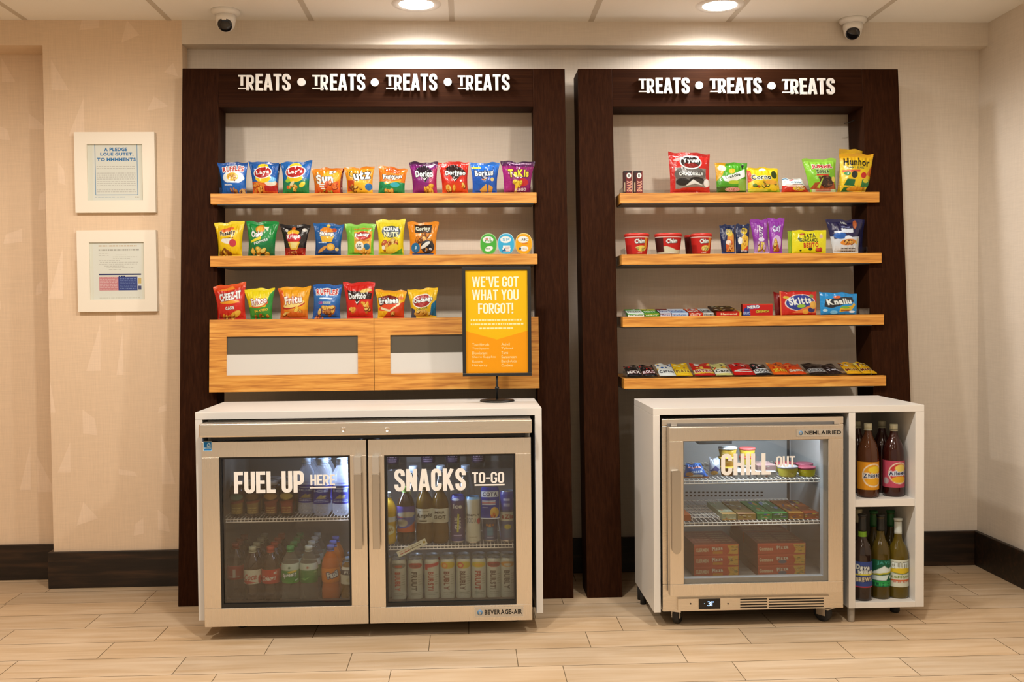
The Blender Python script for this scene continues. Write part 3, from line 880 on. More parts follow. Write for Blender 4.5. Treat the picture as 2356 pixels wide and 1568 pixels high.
# ------------------------------------------------------------------ the two glass-door coolers
def frame4(mb, x0, x1, z0, z1, a, b, c, d, y0, y1, m=0):
    "four rails round the opening a..b, c..d"
    return mb.box(x0, x1, y0, y1, d, z1, m).box(x0, x1, y0, y1, z0, c, m).box(x0, a, y0, y1, c, d, m).box(b, x1, y0, y1, c, d, m)


def wire_shelf(x0, x1, y0, y1, z, n, front_drop=.014, r=.0017):
    b = MB()
    for k in range(n): x = x0 + (x1 - x0) * (k + .5) / n; b.bar((x, y0 + .004, z - r), (x, y1, z - r), r, n=5)
    for k in range(n): x = x0 + (x1 - x0) * (k + .5) / n; b.bar((x, y0 + .004, z - r), (x, y0, z - front_drop), r, n=5)
    for y, zz in ((y0 + .004, z - 2.6 * r), (y0, z - front_drop), (y1, z - 2.6 * r), ((y0 + y1) / 2, z - 2.6 * r)): b.bar((x0, y, zz), (x1, y, zz), r * 1.5, n=6)
    return b


def word_on(mb, txt, u0, u1, v0, v1, Y, th=.0012, **kw):
    x0, zt = PX(u0, v0, Y); x1, zb = PX(u1, v1, Y); q, wd = sign_quads(txt, **kw)
    return put_quads(mb, q, x0, x1, zb, zt, wd, Y - th, Y)


def flat_text(mb, txt, x0, x1, z0, z1, y, m=0, bold=.03):
    T, _ = text_tris(txt, bold)
    for t in T: mb.add([(x0 + a * (x1 - x0), y, z0 + c * (z1 - z0)) for a, c in t], [(0, 1, 2)], m)
    return mb


# ---- two-door cooler
LY = 3.775                                              # front of its doors
LDX = [PX(467, 1220, LY)[0], PX(845.3, 1220, LY)[0], PX(848.7, 1220, LY)[0], PX(1223, 1220, LY)[0]]
LZT, LZB = PX(845, 1011, LY)[1], PX(845, 1434, LY)[1]
LBX0, LBX1, LBY, LBB = -.985, .228, 3.832, 4.42          # body
LFLOOR = PX(650, 1387, 3.90)[1]
LSH1, LSH2 = PX(655, 1186, 3.90)[1], PX(1035, 1248, 3.90)[1]
LMID = (LDX[1] + LDX[2]) / 2
DT = .048


def cooler_two_door():
    t = thing('glass_door_cooler', 'wide two-door steel cooler full of bottles and cans under the white counter', 'refrigerator', (LMID, LY, 0)); g = t.location
    b = MB(); w = .03; zt = CT - .032; zb = LZB + .012
    b.box(LBX0, LBX1, LBY, LBB, zb, LFLOOR - .001, 1).box(LBX0, LBX1, LBY, LBB, zt - w, zt, 1)
    b.box(LBX0, LBX0 + w, LBY, LBB, LFLOOR - .001, zt - w, 1).box(LBX1 - w, LBX1, LBY, LBB, LFLOOR - .001, zt - w, 1).box(LBX0 + w, LBX1 - w, LBB - w, LBB, LFLOOR - .001, zt - w, 1)
    b.build('cabinet', [M_STEEL, M_DLINER], t, org=g)
    MB().box(LMID - .022, LMID + .022, LBY, LBY + .05, LFLOOR, zt - w).build('centre_post', M_BLACK, t, org=g)
    # long steel head strip with two locks
    Y = 3.742; x0, z1 = PX(457, 975, Y); x1, z0 = PX(1224, 997, Y); z0 = PX(845, 1001, Y)[1]; z1 = PX(845, 970, Y)[1]
    h = MB().box(x0, x1, Y, LBY - .001, z0, z1).build('head_strip', M_STEEL, t, org=g, bevel=.004)
    for u in (790, 891):
        x, z = PX(u, 988, Y)
        lk = MB().lathe([(.0095, -.0002), (.0095, -.003), (.0075, -.004), (.0072, -.0028), (.0005, -.003)], 24, c=(x, Y, z), ax='y').build('lock', M_CHROME, h, org=g)
    MB().box(LBX0 + .02, LBX1 - .02, LY + .02, LBY - .001, LZT + .0015, z0 - .0005).build('top_gap_rail', M_BLACK, t, org=g)
    for k, (a, c, gp, hx, words) in enumerate((
            (LDX[0], LDX[1], ((503.5, 1049.5), (808, 1396)), (815.5, 832.5), 'FUEL'), (LDX[2], LDX[3], ((883, 1045), (1188, 1393)), (857, 873.5), 'SNACKS'))):
        cu = (gp[0][0] + gp[1][0]) / 2; cv = 1220
        p, q = PX(gp[0][0] + 3, cv, LY)[0], PX(gp[1][0] - 1, cv, LY)[0]; zt_, zb_ = PX(cu, gp[0][1], LY)[1], PX(cu, gp[1][1], LY)[1]
        door = frame4(MB(), a, c, LZB, LZT, p, q, zb_, zt_, LY, LY + DT).build('door', M_STEELV, t, org=g, bevel=.0015)
        e = .0075
        frame4(MB(), p, q, zb_, zt_, p + e, q - e, zb_ + .014, zt_ - e, LY + .006, LY + DT + .006).build('gasket', M_BLACK, door, org=g)
        MB().box(p + e, q - e, LY + .014, LY + .019, zb_ + .014, zt_ - e).build('glass_pane', M_DOORGLASS, door, org=g)
        hm = MB(); h0, h1 = PX(hx[0], 1150, LY - .024)[0], PX(hx[1], 1150, LY - .024)[0]; hz1, hz0 = PX(hx[0], 1049, LY - .024)[1], PX(hx[0], 1262, LY - .024)[1]
        hz = hz1 - (hz1 - hz0) * .185
        hm.box(h0, h1, LY - .034, LY - .022, hz0, hz - .001).box(h0 + .003, h1 - .003, LY - .0215, LY - .0004, hz0 + .002, hz0 + .02)
        hd = hm.build('handle', M_HANDLE, door, org=g, bevel=.0015)
        MB().box(h0, h1, LY - .036, LY - .0004, hz, hz1).build('handle_block', mat('pale_steel', (.62, .60, .56), .3, metal=.8), hd, org=g, bevel=.0015)
        mb = MB(); wb = MB(); rb = MB(); Yl = LY + .0138
        if k == 0:
            word_on(mb, 'FUEL UP', 538, 700, 1085, 1132, Yl); word_on(wb, 'HERE', 714, 771, 1091.5, 1115, Yl, t=.15, tb=.14); put_quads(rb, [[(0, 0), (1, 0), (1, 1), (0, 1)]], PX(713, 1121, Yl)[0], PX(773, 1121, Yl)[0], PX(743, 1122.5, Yl)[1], PX(743, 1119, Yl)[1], 1, Yl - .0012, Yl)
        else:
            word_on(mb, 'SNACKS', 907, 1072, 1079, 1127, Yl); word_on(wb, 'TO-GO', 1086, 1160, 1086, 1110, Yl, t=.14, tb=.13); put_quads(rb, [[(0, 0), (1, 0), (1, 1), (0, 1)]], PX(1092, 1114, Yl)[0], PX(1161, 1114, Yl)[0], PX(1126, 1116.5, Yl)[1], PX(1126, 1113, Yl)[1], 1, Yl - .0012, Yl)
        mb.build('lettering', M_LETTER, door, org=g); wb.build('lettering', M_LETTER, door, org=g); rb.build('underline', M_LETTER, door, org=g)
        if k == 0:
            x0, z1 = PX(467.5, 1015, LY); x1, z0 = PX(488, 1037, LY)
            a_ = Art('#cfe6f0', 60, 60); a_.r(.07, .07, .93, .93, '#1a78b8').e(.64, .55, .2, .3, '#cfe9f5').e(.62, .52, .10, .2, '#1a78b8').p([(.5, .3), (.75, .3), (.62, .6)], '#dff1f8').r(.12, .22, .86, .36, '#cfe9f5').small(.16, .84, .29, 1, .1, '#1a78b8', 3, .08)
            U, V = np.meshgrid(np.linspace(0, 1, 24), np.linspace(0, 1, 24))
            grid_mesh('sticker', [np.stack([x0 + U * (x1 - x0) - g[0], np.full_like(U, LY - .0006 - g[1]), z0 + V * (z1 - z0) - g[2]], -1)], [a_.sample(U, V)], M_PAPER, [24], [24], door)
        else:
            badge(door, g, 1091, 1205, 1396, 1417, LY, 'BEVERAGE-AIR')
    sh = (LBX0 + .035, LMID - .026, LSH1), (LMID + .026, LBX1 - .035, LSH2)
    for a, c, z in sh: wire_shelf(a, c, 3.865, LBB - .035, z, 40).build('wire_shelf', M_WIRE, t, org=g)
    # cold lamp: an upright tube fixed behind the centre post
    lz0, lz1 = LSH1 + .03, zt - w - .01; lx = LMID - .030
    MB().lathe([(.006, lz0), (.006, lz1)], 12, c=(lx, LBY + .06, 0)).build('lamp_tube', glow_mat('cold_tube', (.62, .74, 1), 2), t, org=g)
    l = bpy.data.lights.new('cooler_tube_light', 'AREA'); l.shape = 'RECTANGLE'; l.size = .02; l.size_y = lz1 - lz0; l.energy = 2.6; l.color = (.58, .70, 1.0)
    o = bpy.data.objects.new('cooler_tube_light', l); o.location = (lx - .009, LBY + .06, (lz0 + lz1) / 2); o.rotation_euler = Vector((-1, .25, -.05)).to_track_quat('-Z', 'Y').to_euler(); C.objects.link(o)
    lx = LMID + .030
    MB().lathe([(.006, lz0), (.006, lz1)], 12, c=(lx, LBY + .06, 0)).build('lamp_tube', bpy.data.materials['cold_tube'], t, org=g)
    l = bpy.data.lights.new('cooler_tube_light', 'AREA'); l.shape = 'RECTANGLE'; l.size = .02; l.size_y = lz1 - lz0; l.energy = 3.0; l.color = (.58, .70, 1.0)
    o = bpy.data.objects.new('cooler_tube_light', l); o.location = (lx + .009, LBY + .06, (lz0 + lz1) / 2); o.rotation_euler = Vector((1, .25, -.05)).to_track_quat('-Z', 'Y').to_euler(); C.objects.link(o)
    for x in (LBX0 + .09, LBX1 - .06):
        for y in (LBY + .13, LBB - .06):
            MB().lathe([(.022, 0), (.022, .012), (.013, .016), (.013, zb - .0005)], 18, c=(x, y, 0)).build('foot', M_BLACK, t, org=g)


def badge(parent, g, u0, u1, v0, v1, Y, txt):
    x0, z1 = PX(u0, (v0 + v1) / 2 - (v1 - v0) / 2, Y); x1, z0 = PX(u1, (v0 + v1) / 2 + (v1 - v0) / 2, Y); w, h = x1 - x0, z1 - z0
    b = MB().box(x0, x1, Y - .004, Y - .0003, z0, z1, 0).box(x0 + .002, x1 - .002, Y - .0044, Y - .004, z0 + .002, z1 - .002, 1)
    b.lathe([(h * .27, -.0002), (h * .27, -.0006), (.0002, -.0006)], 20, 2, c=(x0 + h * .55, Y - .0044, (z0 + z1) / 2), ax='y')
    flat_text(b, 'b', x0 + h * .45, x0 + h * .65, z0 + h * .32, z0 + h * .68, Y - .0053, 1)
    flat_text(b, txt, x0 + h * 1.0, x1 - .006, z0 + h * .28, z1 - h * .25, Y - .0047, 3)
    b.build('badge', [M_CHROME, mat('badge_plate', (.55, .51, .44), .4, metal=.6), mat('badge_blue', A('#6f95b8'), .4), M_BLACK], parent, org=g)


cooler_two_door()

# ---- single-door cooler
SY = 3.770
SX0, SX1 = PX(1541, 1180, SY)[0], PX(1939, 1180, SY)[0]
SZT, SZB = PX(1740, 980, SY)[1], PX(1740, 1367, SY)[1]
BY = 3.826; BX0, BX1 = PX(1523.5, 1180, BY)[0], PX(1941, 1180, BY)[0]; BZT, BZB = PX(1740, 960, BY)[1], PX(1740, 1402, BY)[1]
BB = 4.40
SFLOOR = PX(1740, 1324, 3.92)[1]
SSH1, SSH2 = PX(1740, 1099, 3.89)[1], PX(1740, 1195, 3.89)[1]


def cooler_single_door():
    t = thing('glass_door_cooler', 'small single-door steel cooler on casters with frozen snacks inside', 'refrigerator', ((BX0 + BX1) / 2, SY, 0)); g = t.location
    b = MB(); w = .028; zf = BZB + .06
    b.box(BX0, BX1, BY, BB, BZB, SFLOOR - .001, 0).box(BX0, BX1, BY, BB, BZT - w, BZT, 0)
    b.box(BX0, BX0 + w, BY, BB, SFLOOR - .001, BZT - w, 0).box(BX1 - w, BX1, BY, BB, SFLOOR - .001, BZT - w, 0).box(BX0 + w, BX1 - w, BB - w, BB, SFLOOR - .001, BZT - w, 0)
    b.build('cabinet', [M_STEEL], t, org=g, bevel=.003)
    x0, x1 = BX0 + w + .001, BX1 - w - .001; z0, z1 = SFLOOR, BZT - w - .001; e = .003; yb = BB - w - .001
    ln = MB().box(x0, x1, BY + .01, yb, z0, z0 + e).box(x0, x1, BY + .01, yb, z1 - e, z1).box(x0, x0 + e, BY + .01, yb, z0 + e, z1 - e).box(x1 - e, x1, BY + .01, yb, z0 + e, z1 - e).box(x0 + e, x1 - e, yb - e, yb, z0 + e, z1 - e)
    L = ln.build('liner', M_LINER, t, org=g)
    # vent slots and the dark shelf rails on the back
    sl = MB()
    for r_, v in enumerate((1132, 1139.5)):
        for k in range(19):
            x, z = PX(1577 + k * 9.6, v, yb - e); sl.box(x, x + .010, yb - e - .0008, yb - e, z - .0035, z + .0035)
    sl.build('vent_slots', M_BLACK, L, org=g)
    for u in (1813, 1860):
        x = PX(u, 1150, yb - e)[0]; MB().box(x - .005, x + .005, yb - e - .006, yb - e, z0 + .03, z1 - .02).build('shelf_rail', mat('dark_rail', (.05, .05, .05), .4), L, org=g)
    xl, zl = PX(1608, 1009, 3.93)
    MB().box(xl, PX(1684, 1009, 3.93)[0], 3.93, 3.99, PX(1646, 1021, 3.93)[1], z1 - e).build('lamp_switch_box', M_BLACK, L, org=g)
    l = bpy.data.lights.new('cooler_lamp_light', 'AREA'); l.shape = 'RECTANGLE'; l.size = .38; l.size_y = .03; l.energy = 4.5; l.color = (.80, .90, 1.0)
    o = bpy.data.objects.new('cooler_lamp_light', l); o.location = ((x0 + x1) / 2 + .04, 3.90, z1 - e - .014); o.rotation_euler = Vector((0, .75, -1)).to_track_quat('-Z', 'Y').to_euler(); C.objects.link(o)
    MB().box((x0 + x1) / 2 - .15, (x0 + x1) / 2 + .23, 3.885, 3.915, z1 - e - .012, z1 - e - .001).build('lamp', glow_mat('cool_lamp_bar', (.8, .9, 1), 3), L, org=g)
    for z in (SSH1, SSH2): wire_shelf(x0 + .006, x1 - .03, 3.865, yb - .04, z, 34).build('wire_shelf', M_WIRE, t, org=g)
    frame4(MB(), BX0 + .02, BX1 - .02, SZB + .01, SZT + .008, BX0 + .032, BX1 - .032, SFLOOR - .004, SZT - .02, SY + DT + .0005, BY - .0005).build('door_seal', mat('seal_grey', (.18, .17, .16), .5), t, org=g)
    # door
    p, q = PX(1573, 1180, SY)[0], PX(1906, 1180, SY)[0]; zt_, zb_ = PX(1740, 1012, SY)[1], PX(1740, 1340, SY)[1]
    door = frame4(MB(), SX0, SX1, SZB, SZT, p, q, zb_, zt_, SY, SY + DT - .008).build('door', M_STEELV, t, org=g, bevel=.002)
    gq = PX(1894, 1180, SY + .012)[0]; gz = PX(1740, 1327, SY + .012)[1]
    frame4(MB(), p, q, zb_, zt_, p + .004, gq, gz, zt_ - .003, SY + .012, SY + DT).build('gasket', M_GASKET, door, org=g)
    MB().box(p + .001, q - .001, SY + .008, SY + .0115, zb_ + .001, zt_ - .001).build('glass_pane', M_DOORGLASS, door, org=g)
    mb = MB(); Yl = SY + .0078
    word_on(mb, 'CHILL', 1659, 1773, 1043.5, 1091, Yl, t=.165); wb = MB(); word_on(wb, 'OUT', 1786, 1829, 1049, 1073, Yl, t=.14, tb=.13)
    mb.build('lettering', M_LETTER, door, org=g); wb.build('lettering', M_LETTER, door, org=g)
    h0, h1 = PX(1548, 1180, SY - .034)[0], PX(1566, 1180, SY - .034)[0]; hz1, hz0 = PX(1557, 1084, SY - .034)[1], PX(1557, 1273, SY - .034)[1]; r = (h1 - h0) / 2
    poly = [(h0, hz1 - .004), (h0, hz0 + r * 1.3)] + [((h0 + h1) / 2 - r * math.cos(a * PI / 10), hz0 + r * 1.3 - r * 1.3 * math.sin(a * PI / 10)) for a in range(1, 10)] + [(h1, hz0 + r * 1.3), (h1, hz1 - .004), (h1 - .003, hz1), (h0 + .003, hz1)]
    MB().prism(poly, SY - .034, SY - .0004).build('handle', M_HANDLE, door, org=g, bevel=.005)
    badge(door, g, 1831.5, 1938, 986, 1003, SY, 'NEMLAIRIED')
    for u in (1528 + 22, 1925):
        x, z = PX(u, 974, BY - .02); MB().box(x - .011, x + .011, BY - .024, BY - .0005, SZT + .001, SZT + .011).build('hinge', M_CHROME, t, org=g)
    # control strip under the door
    Yk = BY - .014; x0, x1 = PX(1560, 1388, Yk)[0], PX(1909, 1388, Yk)[0]; z1, z0 = PX(1735, 1373, Yk)[1], PX(1735, 1402, Yk)[1]
    k = MB().box(x0, x1, Yk, BY - .0005, z0, z1).build('control_strip', M_STEEL, t, org=g, bevel=.001)
    dx0, dz1 = PX(1607.5, 1377, Yk); dx1, dz0 = PX(1657, 1399, Yk)
    d = MB().box(dx0, dx1, Yk - .003, Yk - .0003, dz0, dz1).build('display', mat('display_black', (.006, .006, .008), .15), k, org=g)
    zc = (dz0 + dz1) / 2; b = MB()
    flat_text(b, '31', dx0 + .033, dx0 + .052, zc - .008, zc + .010, Yk - .0033, 0, .0)
    b.lathe([(.0025, -.0001), (.0018, -.0001)], 14, c=(dx0 + .0555, Yk - .0033, zc + .0075), ax='y', cap=False)
    b.lathe([(.0011, -.0001), (.0001, -.0001)], 8, c=(dx0 + .0215, Yk - .0033, zc + .002), ax='y', cap=False)
    b.build('display_digits', glow_mat('blue_digits', (.22, .55, 1), 2.2), k, org=g)
    gr = MB()
    for a, c in ((1703, 1765), (1769, 1895)):
        for r_ in range(4):
            xa, za = PX(a, 1376 + r_ * 6.2, Yk); xc = PX(c, 1380, Yk)[0]; gr.box(xa, xc, Yk - .0006, Yk - .0001, za - .006, za - .001)
    gr.build('vent_grille', M_BLACK, k, org=g)
    for u in (1589, 1675):
        x, z = PX(u, 1388, Yk); MB().lathe([(.003, -.0002), (.003, -.0012), (.0004, -.0014)], 14, c=(x, Yk, z), ax='y').build('screw', M_BLACK, k, org=g)
    # swivel casters
    for u, yy, ry in ((1556, 3.862, -.5), (1901, 3.85, .6), (1575, 4.32, .3), (1885, 4.32, -.3)):
        x = PX(u, 1420, yy)[0]; R = .037
        c = MB().box(-.026, .026, -.026, .026, BZB - .005, BZB - .0005).lathe([(.014, R * 1.9), (.016, BZB - .005)], 16).box(-.017, -.013, -.006, .034, R * .7, R * 2.0).box(.013, .017, -.006, .034, R * .7, R * 2.0).box(-.017, .017, -.016, .034, R * 2.0, R * 2.12).build('caster', M_CHROME, t, loc=(x - g[0], yy - g[1], 0))
        c.rotation_euler.z = ry
        MB().lathe([(R * .55, -.0115), (R * .93, -.0115), (R, -.008), (R, .008), (R * .93, .0115), (R * .55, .0115)], 32, c=(0, .016, R), ax='x').build('wheel', M_RUBBER, c)


cooler_single_door()

# ---- the strip label hanging askew on the inside of the right-hand glass door
def strip_label():
    Y = LY + .0225; (xa, za), (xb, zb) = PX(917, 1277, Y), PX(979, 1247, Y)
    L = math.hypot(xb - xa, zb - za); ang = math.atan2(zb - za, xb - xa); h = .0235
    a = Art('#f3e8cc', 240, 70); a.small(.07, .42, .36, 1, .2, '#c0392b', 4, .2).small(.07, .40, .68, 1, .2, '#e7a08c', 5, .10).small(.42, .82, .42, 1, .2, '#6a5a48', 6, .16).small(.45, .8, .74, 1, .2, '#a89878', 8, .08).e(.92, .5, .045, .2, '#b99a3c').r(0, 0, 1, .04, '#d8cbaa')
    U, V = np.meshgrid(np.linspace(0, 1, 110), np.linspace(0, 1, 30))
    o = grid_mesh('strip_label', [np.stack([(U - .5) * L * 1.06, np.zeros_like(U), (V - .5) * h], -1), np.stack([(.5 - U) * L * 1.06, np.zeros_like(U) + .0006, (V - .5) * h], -1)], [a.sample(U, V)] * 2, M_PAPER, [110, 110], [30, 30], None, ((xa + xb) / 2, Y, (za + zb) / 2 + .004))
    o.rotation_euler.y = -ang
    tag(o, 'cream strip label stuck askew inside the right glass door above the white cans', 'label')


strip_label()

# ---- yellow sign on its stand
def sign_stand():
    bx, by = PZ(1144, 923, CT)
    t = thing('sign_stand', 'black framed yellow sign on a round foot on the wide white counter', 'sign', (bx, by, CT)); g = t.location; Y = by
    MB().lathe([(.0005, 0), (.069, 0), (.071, .003), (.069, .007), (.012, .010), (.0005, .010)], 48, c=tuple(g)).build('base', M_BLACK, t, org=g)
    (xa, zt), (xb, zb) = PX(1063.5, 738, Y)[0:1] + PX(1143, 613, Y)[1:], PX(1222, 738, Y)[0:1] + PX(1143, 864.5, Y)[1:]
    (pa, pt), (pb, pz) = PX(1071.5, 738, Y)[0:1] + PX(1142, 620.5, Y)[1:], PX(1214, 738, Y)[0:1] + PX(1142, 857.5, Y)[1:]
    MB().lathe([(.0048, CT + .009), (.0048, zb + .03)], 16, c=(bx, by + .012, 0)).build('pole', M_BLACK, t, org=g)
    MB().lathe([(.008, CT + .050), (.009, CT + .054), (.008, CT + .06)], 16, c=(bx, by + .012, 0)).build('height_knob', M_BLACK, t, org=g)
    fr = frame4(MB(), xa, xb, zb, zt, pa, pb, pz, pt, Y - .008, Y + .006).box(pa, pb, Y + .001, Y + .006, pz, pt).build('frame', M_BLACK, t, org=g, bevel=.0012)
    w, h = pb - pa, pt - pz
    a = Art('#f6b90f', 570, 940)
    a.p([(0, 0), (1, 0), (1, .41), (.5, .325), (0, .41)], '#f99a0c')
    for y, p, q, s in ((.515, .08, .90, 3), (.475, .08, .93, 4), (.435, .22, .76, 5)): a.small(p, q, y, 1, .1, '#fbe9a8', s, .016)
    for k, (l, r_) in enumerate((('Toothbrush', 'Advil'), ('Toothpaste', 'Tylenol'), ('Deodorant', 'Tums'), ('Shave Supplies', 'Sunscreen'), ('Razors', 'Band-Aids'), ('Hairspray', 'Condoms'))):
        y = .277 - k * .0405; wl = .030 * len(l) * .9; wr = .030 * len(r_) * .9
        a.t(l, .10 + wl / 2, y, wl, .026, '#fddc9a', bold=.0).t(r_, .57 + wr / 2, y, wr, .026, '#fddc9a', bold=.0)
    U, V = np.meshgrid(np.linspace(0, 1, 230), np.linspace(0, 1, 380))
    grid_mesh('poster', [np.stack([pa + U * w - g[0], np.full_like(U, Y + .0004 - g[1]), pz + V * h - g[2]], -1)], [a.sample(U, V)], M_CARD, [230], [380], t)
    mb = MB()
    for s, u0, u1, v0, v1 in (("WE'VE GOT", 1086, 1193, 636, 660), ('WHAT YOU', 1086, 1193, 666, 690), ('FORGOT!', 1100, 1181, 697, 721)):
        x0, z1 = PX(u0, (v0 + v1) / 2, Y)[0], PX(1140, v0, Y)[1]; x1, z0 = PX(u1, (v0 + v1) / 2, Y)[0], PX(1140, v1, Y)[1]
        q, wd = sign_quads(s, t=.15, tb=.14); put_quads(mb, q, x0, x1, z0, z1, wd, Y - .0002, Y + .0002)
    mb.build('headline', mat('headline_ink', A('#fdf3d2'), .5), t, org=g)


sign_stand()

# ------------------------------------------------------------------ chip bags and sweets on the shelves
YEL, RED, WHT, BLK = '#f5c81e', '#c8201c', '#f4efe6', '#1d1a1a'
CH = ('#b86a1c', '#e8a93c', '#f2c75a')


def stock(quad, Y, zb, art, T, name, label, cat, seed, group, **k):
    "a bag whose photo corners are TL, TR, BR, BL, standing on zb at depth Y"
    (tlx, tlz), (trx, trz), (brx, _), (blx, _) = [PX(u, v, Y) for u, v in quad]
    cx = (blx + brx) / 2
    o = pouch(name, art, (blx - cx, 0), (brx - cx, 0), (trx - cx, trz - zb), (tlx - cx, tlz - zb), T, seed=seed, loc=(cx, Y, zb), **k)
    return tag(o, label, cat, group)


def oval_logo(a, word, cx, cy, rx, ry, fill, ring, ink, rot=.12):
    a.e(cx, cy, rx + .03, ry + .025, ring, rot).e(cx, cy, rx, ry, fill, rot); return a.t(word, cx, cy, rx * 1.55, ry * .95, ink, None, rot, bold=.04)


def splash(a, n, x0, x1, y0, y1, cols, seed, s=.03):
    rd = random.Random(seed)
    for i in range(n): a.e(rd.uniform(x0, x1), rd.uniform(y0, y1), s * rd.uniform(.5, 1.3), s * rd.uniform(.3, .9), cols[i % len(cols)], rd.uniform(0, 3))
    return a


def bag_art():
    L = {}
    a = Art('#1b5fae'); a.g(.8, 1, '#1b5fae', '#15498f'); a.e(.52, .52, .40, .20, '#f2f0ec').e(.5, .54, .22, .13, '#f0b93a').chips(.5, .54, .13, .07, 8, .06, CH, 1).e(.86, .5, .09, .07, WHT).r(0, .0, 1, .36, '#1d63b4').t('RUFFLES', .52, .79, .74, .17, RED, WHT, .04, 6, bold=.06).t('ORIGINAL', .32, .30, .32, .05, WHT, bold=.04).chips(.62, .1, .34, .06, 9, .075, ('#7a3d16', '#c98a4a', '#d9a565'), 2); L['l1_0'] = a
    a = Art('#17579f'); a.g(0, .38, '#d8431f', '#e2622a').e(.35, .22, .3, .12, '#e8782a', -.3).chips(.2, .2, .2, .12, 7, .09, ('#b04a14', '#ea8a30', '#f0b046'), 3).r(.5, .1, 1, .26, '#b81f22').e(.75, .36, .22, .11, '#f1dcc4').e(.76, .46, .2, .09, '#6fb4e0').e(.48, .80, .2, .14, YEL).e(.46, .5, .3, .15, YEL).r(0, 0, 1, .05, '#e07a28'); oval_logo(a, 'Lays', .46, .66, .32, .16, '#b3201f', WHT, WHT); L['l1_1'] = a
    a = Art('#1765b0'); a.g(0, .40, '#1c8a3c', '#1a7a58').g(.40, .52, '#1a7a58', '#1765b0').e(.48, .84, .2, .13, YEL).e(.47, .5, .3, .14, YEL); oval_logo(a, "Lay's", .48, .68, .33, .17, '#bb2220', WHT, WHT, .06); a.e(.76, .29, .12, .07, '#f2d23c', .5).e(.2, .42, .09, .06, '#a5cf3a').chips(.45, .2, .16, .08, 5, .075, ('#c87a1e', '#e8b64a', '#f0cc66'), 5).e(.37, .32, .1, .05, '#e9d8a8', .6).e(.2, .22, .05, .05, '#d9602a').small(.2, .8, .03, 1, .1, '#f0d060', 4, .02); L['l1_2'] = a
    a = Art('#f08a1c'); a.g(0, .5, '#d0311c', '#ef7f1e').g(.8, 1, '#f08a1c', '#e87812').e(.68, .66, .3, .22, '#f6ac2e').t('Sun', .42, .58, .62, .36, WHT, '#4a2c12', .08, 5, bold=.05).r(.2, .34, .44, .38, WHT).r(.22, .26, .46, .30, WHT).r(.26, .19, .44, .23, WHT).t('gs', .7, .83, .24, .14, WHT, '#5a3512', .1, 4).chips(.7, .34, .26, .1, 7, .09, ('#b8341a', '#e05a28', '#e87a3a'), 6).chips(.45, .1, .3, .06, 6, .07, ('#8a2a16', '#e89a3a', '#b6c24a'), 7); L['l1_3'] = a
    a = Art('#f29a1e'); a.g(.7, 1, '#f29a1e', '#ec8614').p([(.1, 0), (.95, 0), (.98, .3), (.62, .52), (.1, .4)], '#f2b82c').p([(.02, .1), (.3, .1), (.3, .5), (.05, .52)], '#c8481e').t('utz', .60, .68, .62, .32, WHT, '#2b2118', .12, 8, bold=.06).t('C', .2, .74, .14, .22, '#3a2a1a', '#f6d25a', 0, 3).chips(.35, .2, .22, .12, 9, .075, ('#6e3a16', '#e0a03a', '#8a4a1e', '#f0c45a'), 8).e(.86, .26, .14, .13, '#2a6fae').r(.1, .02, .9, .07, '#f2c94a').small(.16, .7, .05, 1, .1, '#6a3a14', 3, .03); L['l1_4'] = a
    a = Art('#f07d1c'); a.g(0, .44, '#148048', '#1a9058').e(.62, .34, .18, .09, '#3fb7c0').e(.5, .86, .3, .1, '#d9581a').t('Funyun', .50, .62, .72, .20, WHT, '#23201c', .14, 6, bold=.05).p([(.22, .40), (.85, .52), (.85, .49), (.25, .34)], '#f2c02a').chips(.42, .14, .14, .07, 5, .10, ('#c8741c', '#f0a83c', '#f4bf5a'), 9); splash(a, 30, .05, .45, .05, .32, ['#2fa86a', '#0f6a3a'], 3, .02); L['l1_5'] = a
    a = Art('#8a1f72'); a.g(.84, 1, '#7a1a64', '#2e1230').p([(.62, 0), (1, 0), (1, .85), (.75, .7)], '#b5225a').p([(.2, .78), (.52, .92), (.86, .70), (.54, .34)], '#241022').t('Dorico', .50, .62, .68, .20, WHT, '#1c1018', .02, 6, bold=.07).p([(.44, .50), (.50, .40), (.66, .54), (.51, .45)], WHT).chips(.58, .17, .2, .09, 7, .11, ('#c07018', '#eeb43c', '#f2c85a'), 10).e(.76, .86, .09, .04, '#f2d8e8'); L['l1_6'] = a
    a = Art('#d92a1a'); a.g(0, .35, '#e04a1c', '#dc3a1a').p([(.2, .80), (.5, .92), (.92, .72), (.52, .36)], '#2a1010').t('Doriyao', .55, .63, .74, .19, WHT, '#1c1010', .0, 6, bold=.07).p([(.42, .48), (.50, .38), (.64, .50), (.51, .43)], WHT).chips(.5, .17, .34, .09, 9, .085, ('#c0641a', '#eeb03c', '#f2cc6a'), 11).e(.75, .4, .04, .03, WHT).small(.05, .25, .94, 1, .1, '#f4c8c0', 3, .03).small(.75, .98, .94, 1, .1, '#f4c8c0', 4, .03); L['l1_7'] = a
    a = Art('#1a58b4'); a.g(.5, 1, '#1a58b4', '#2a72c8').p([(.2, .70), (.82, .74), (.5, .36)], '#152a55').t('Borkus', .47, .66, .70, .19, WHT, '#14264a', .04, 6, bold=.06).r(.02, .80, .36, .86, '#f2d24a').p([(.36, .47), (.43, .41), (.66, .52), (.44, .45)], '#f08a2a').p([(.3, .12), (.56, .30), (.62, .06), (.36, .03)], '#e0a54a').p([(.66, .04), (.66, .28), (.84, .20), (.8, .04)], '#dc9c40').e(.8, .45, .07, .06, '#e8c87a'); L['l1_8'] = a
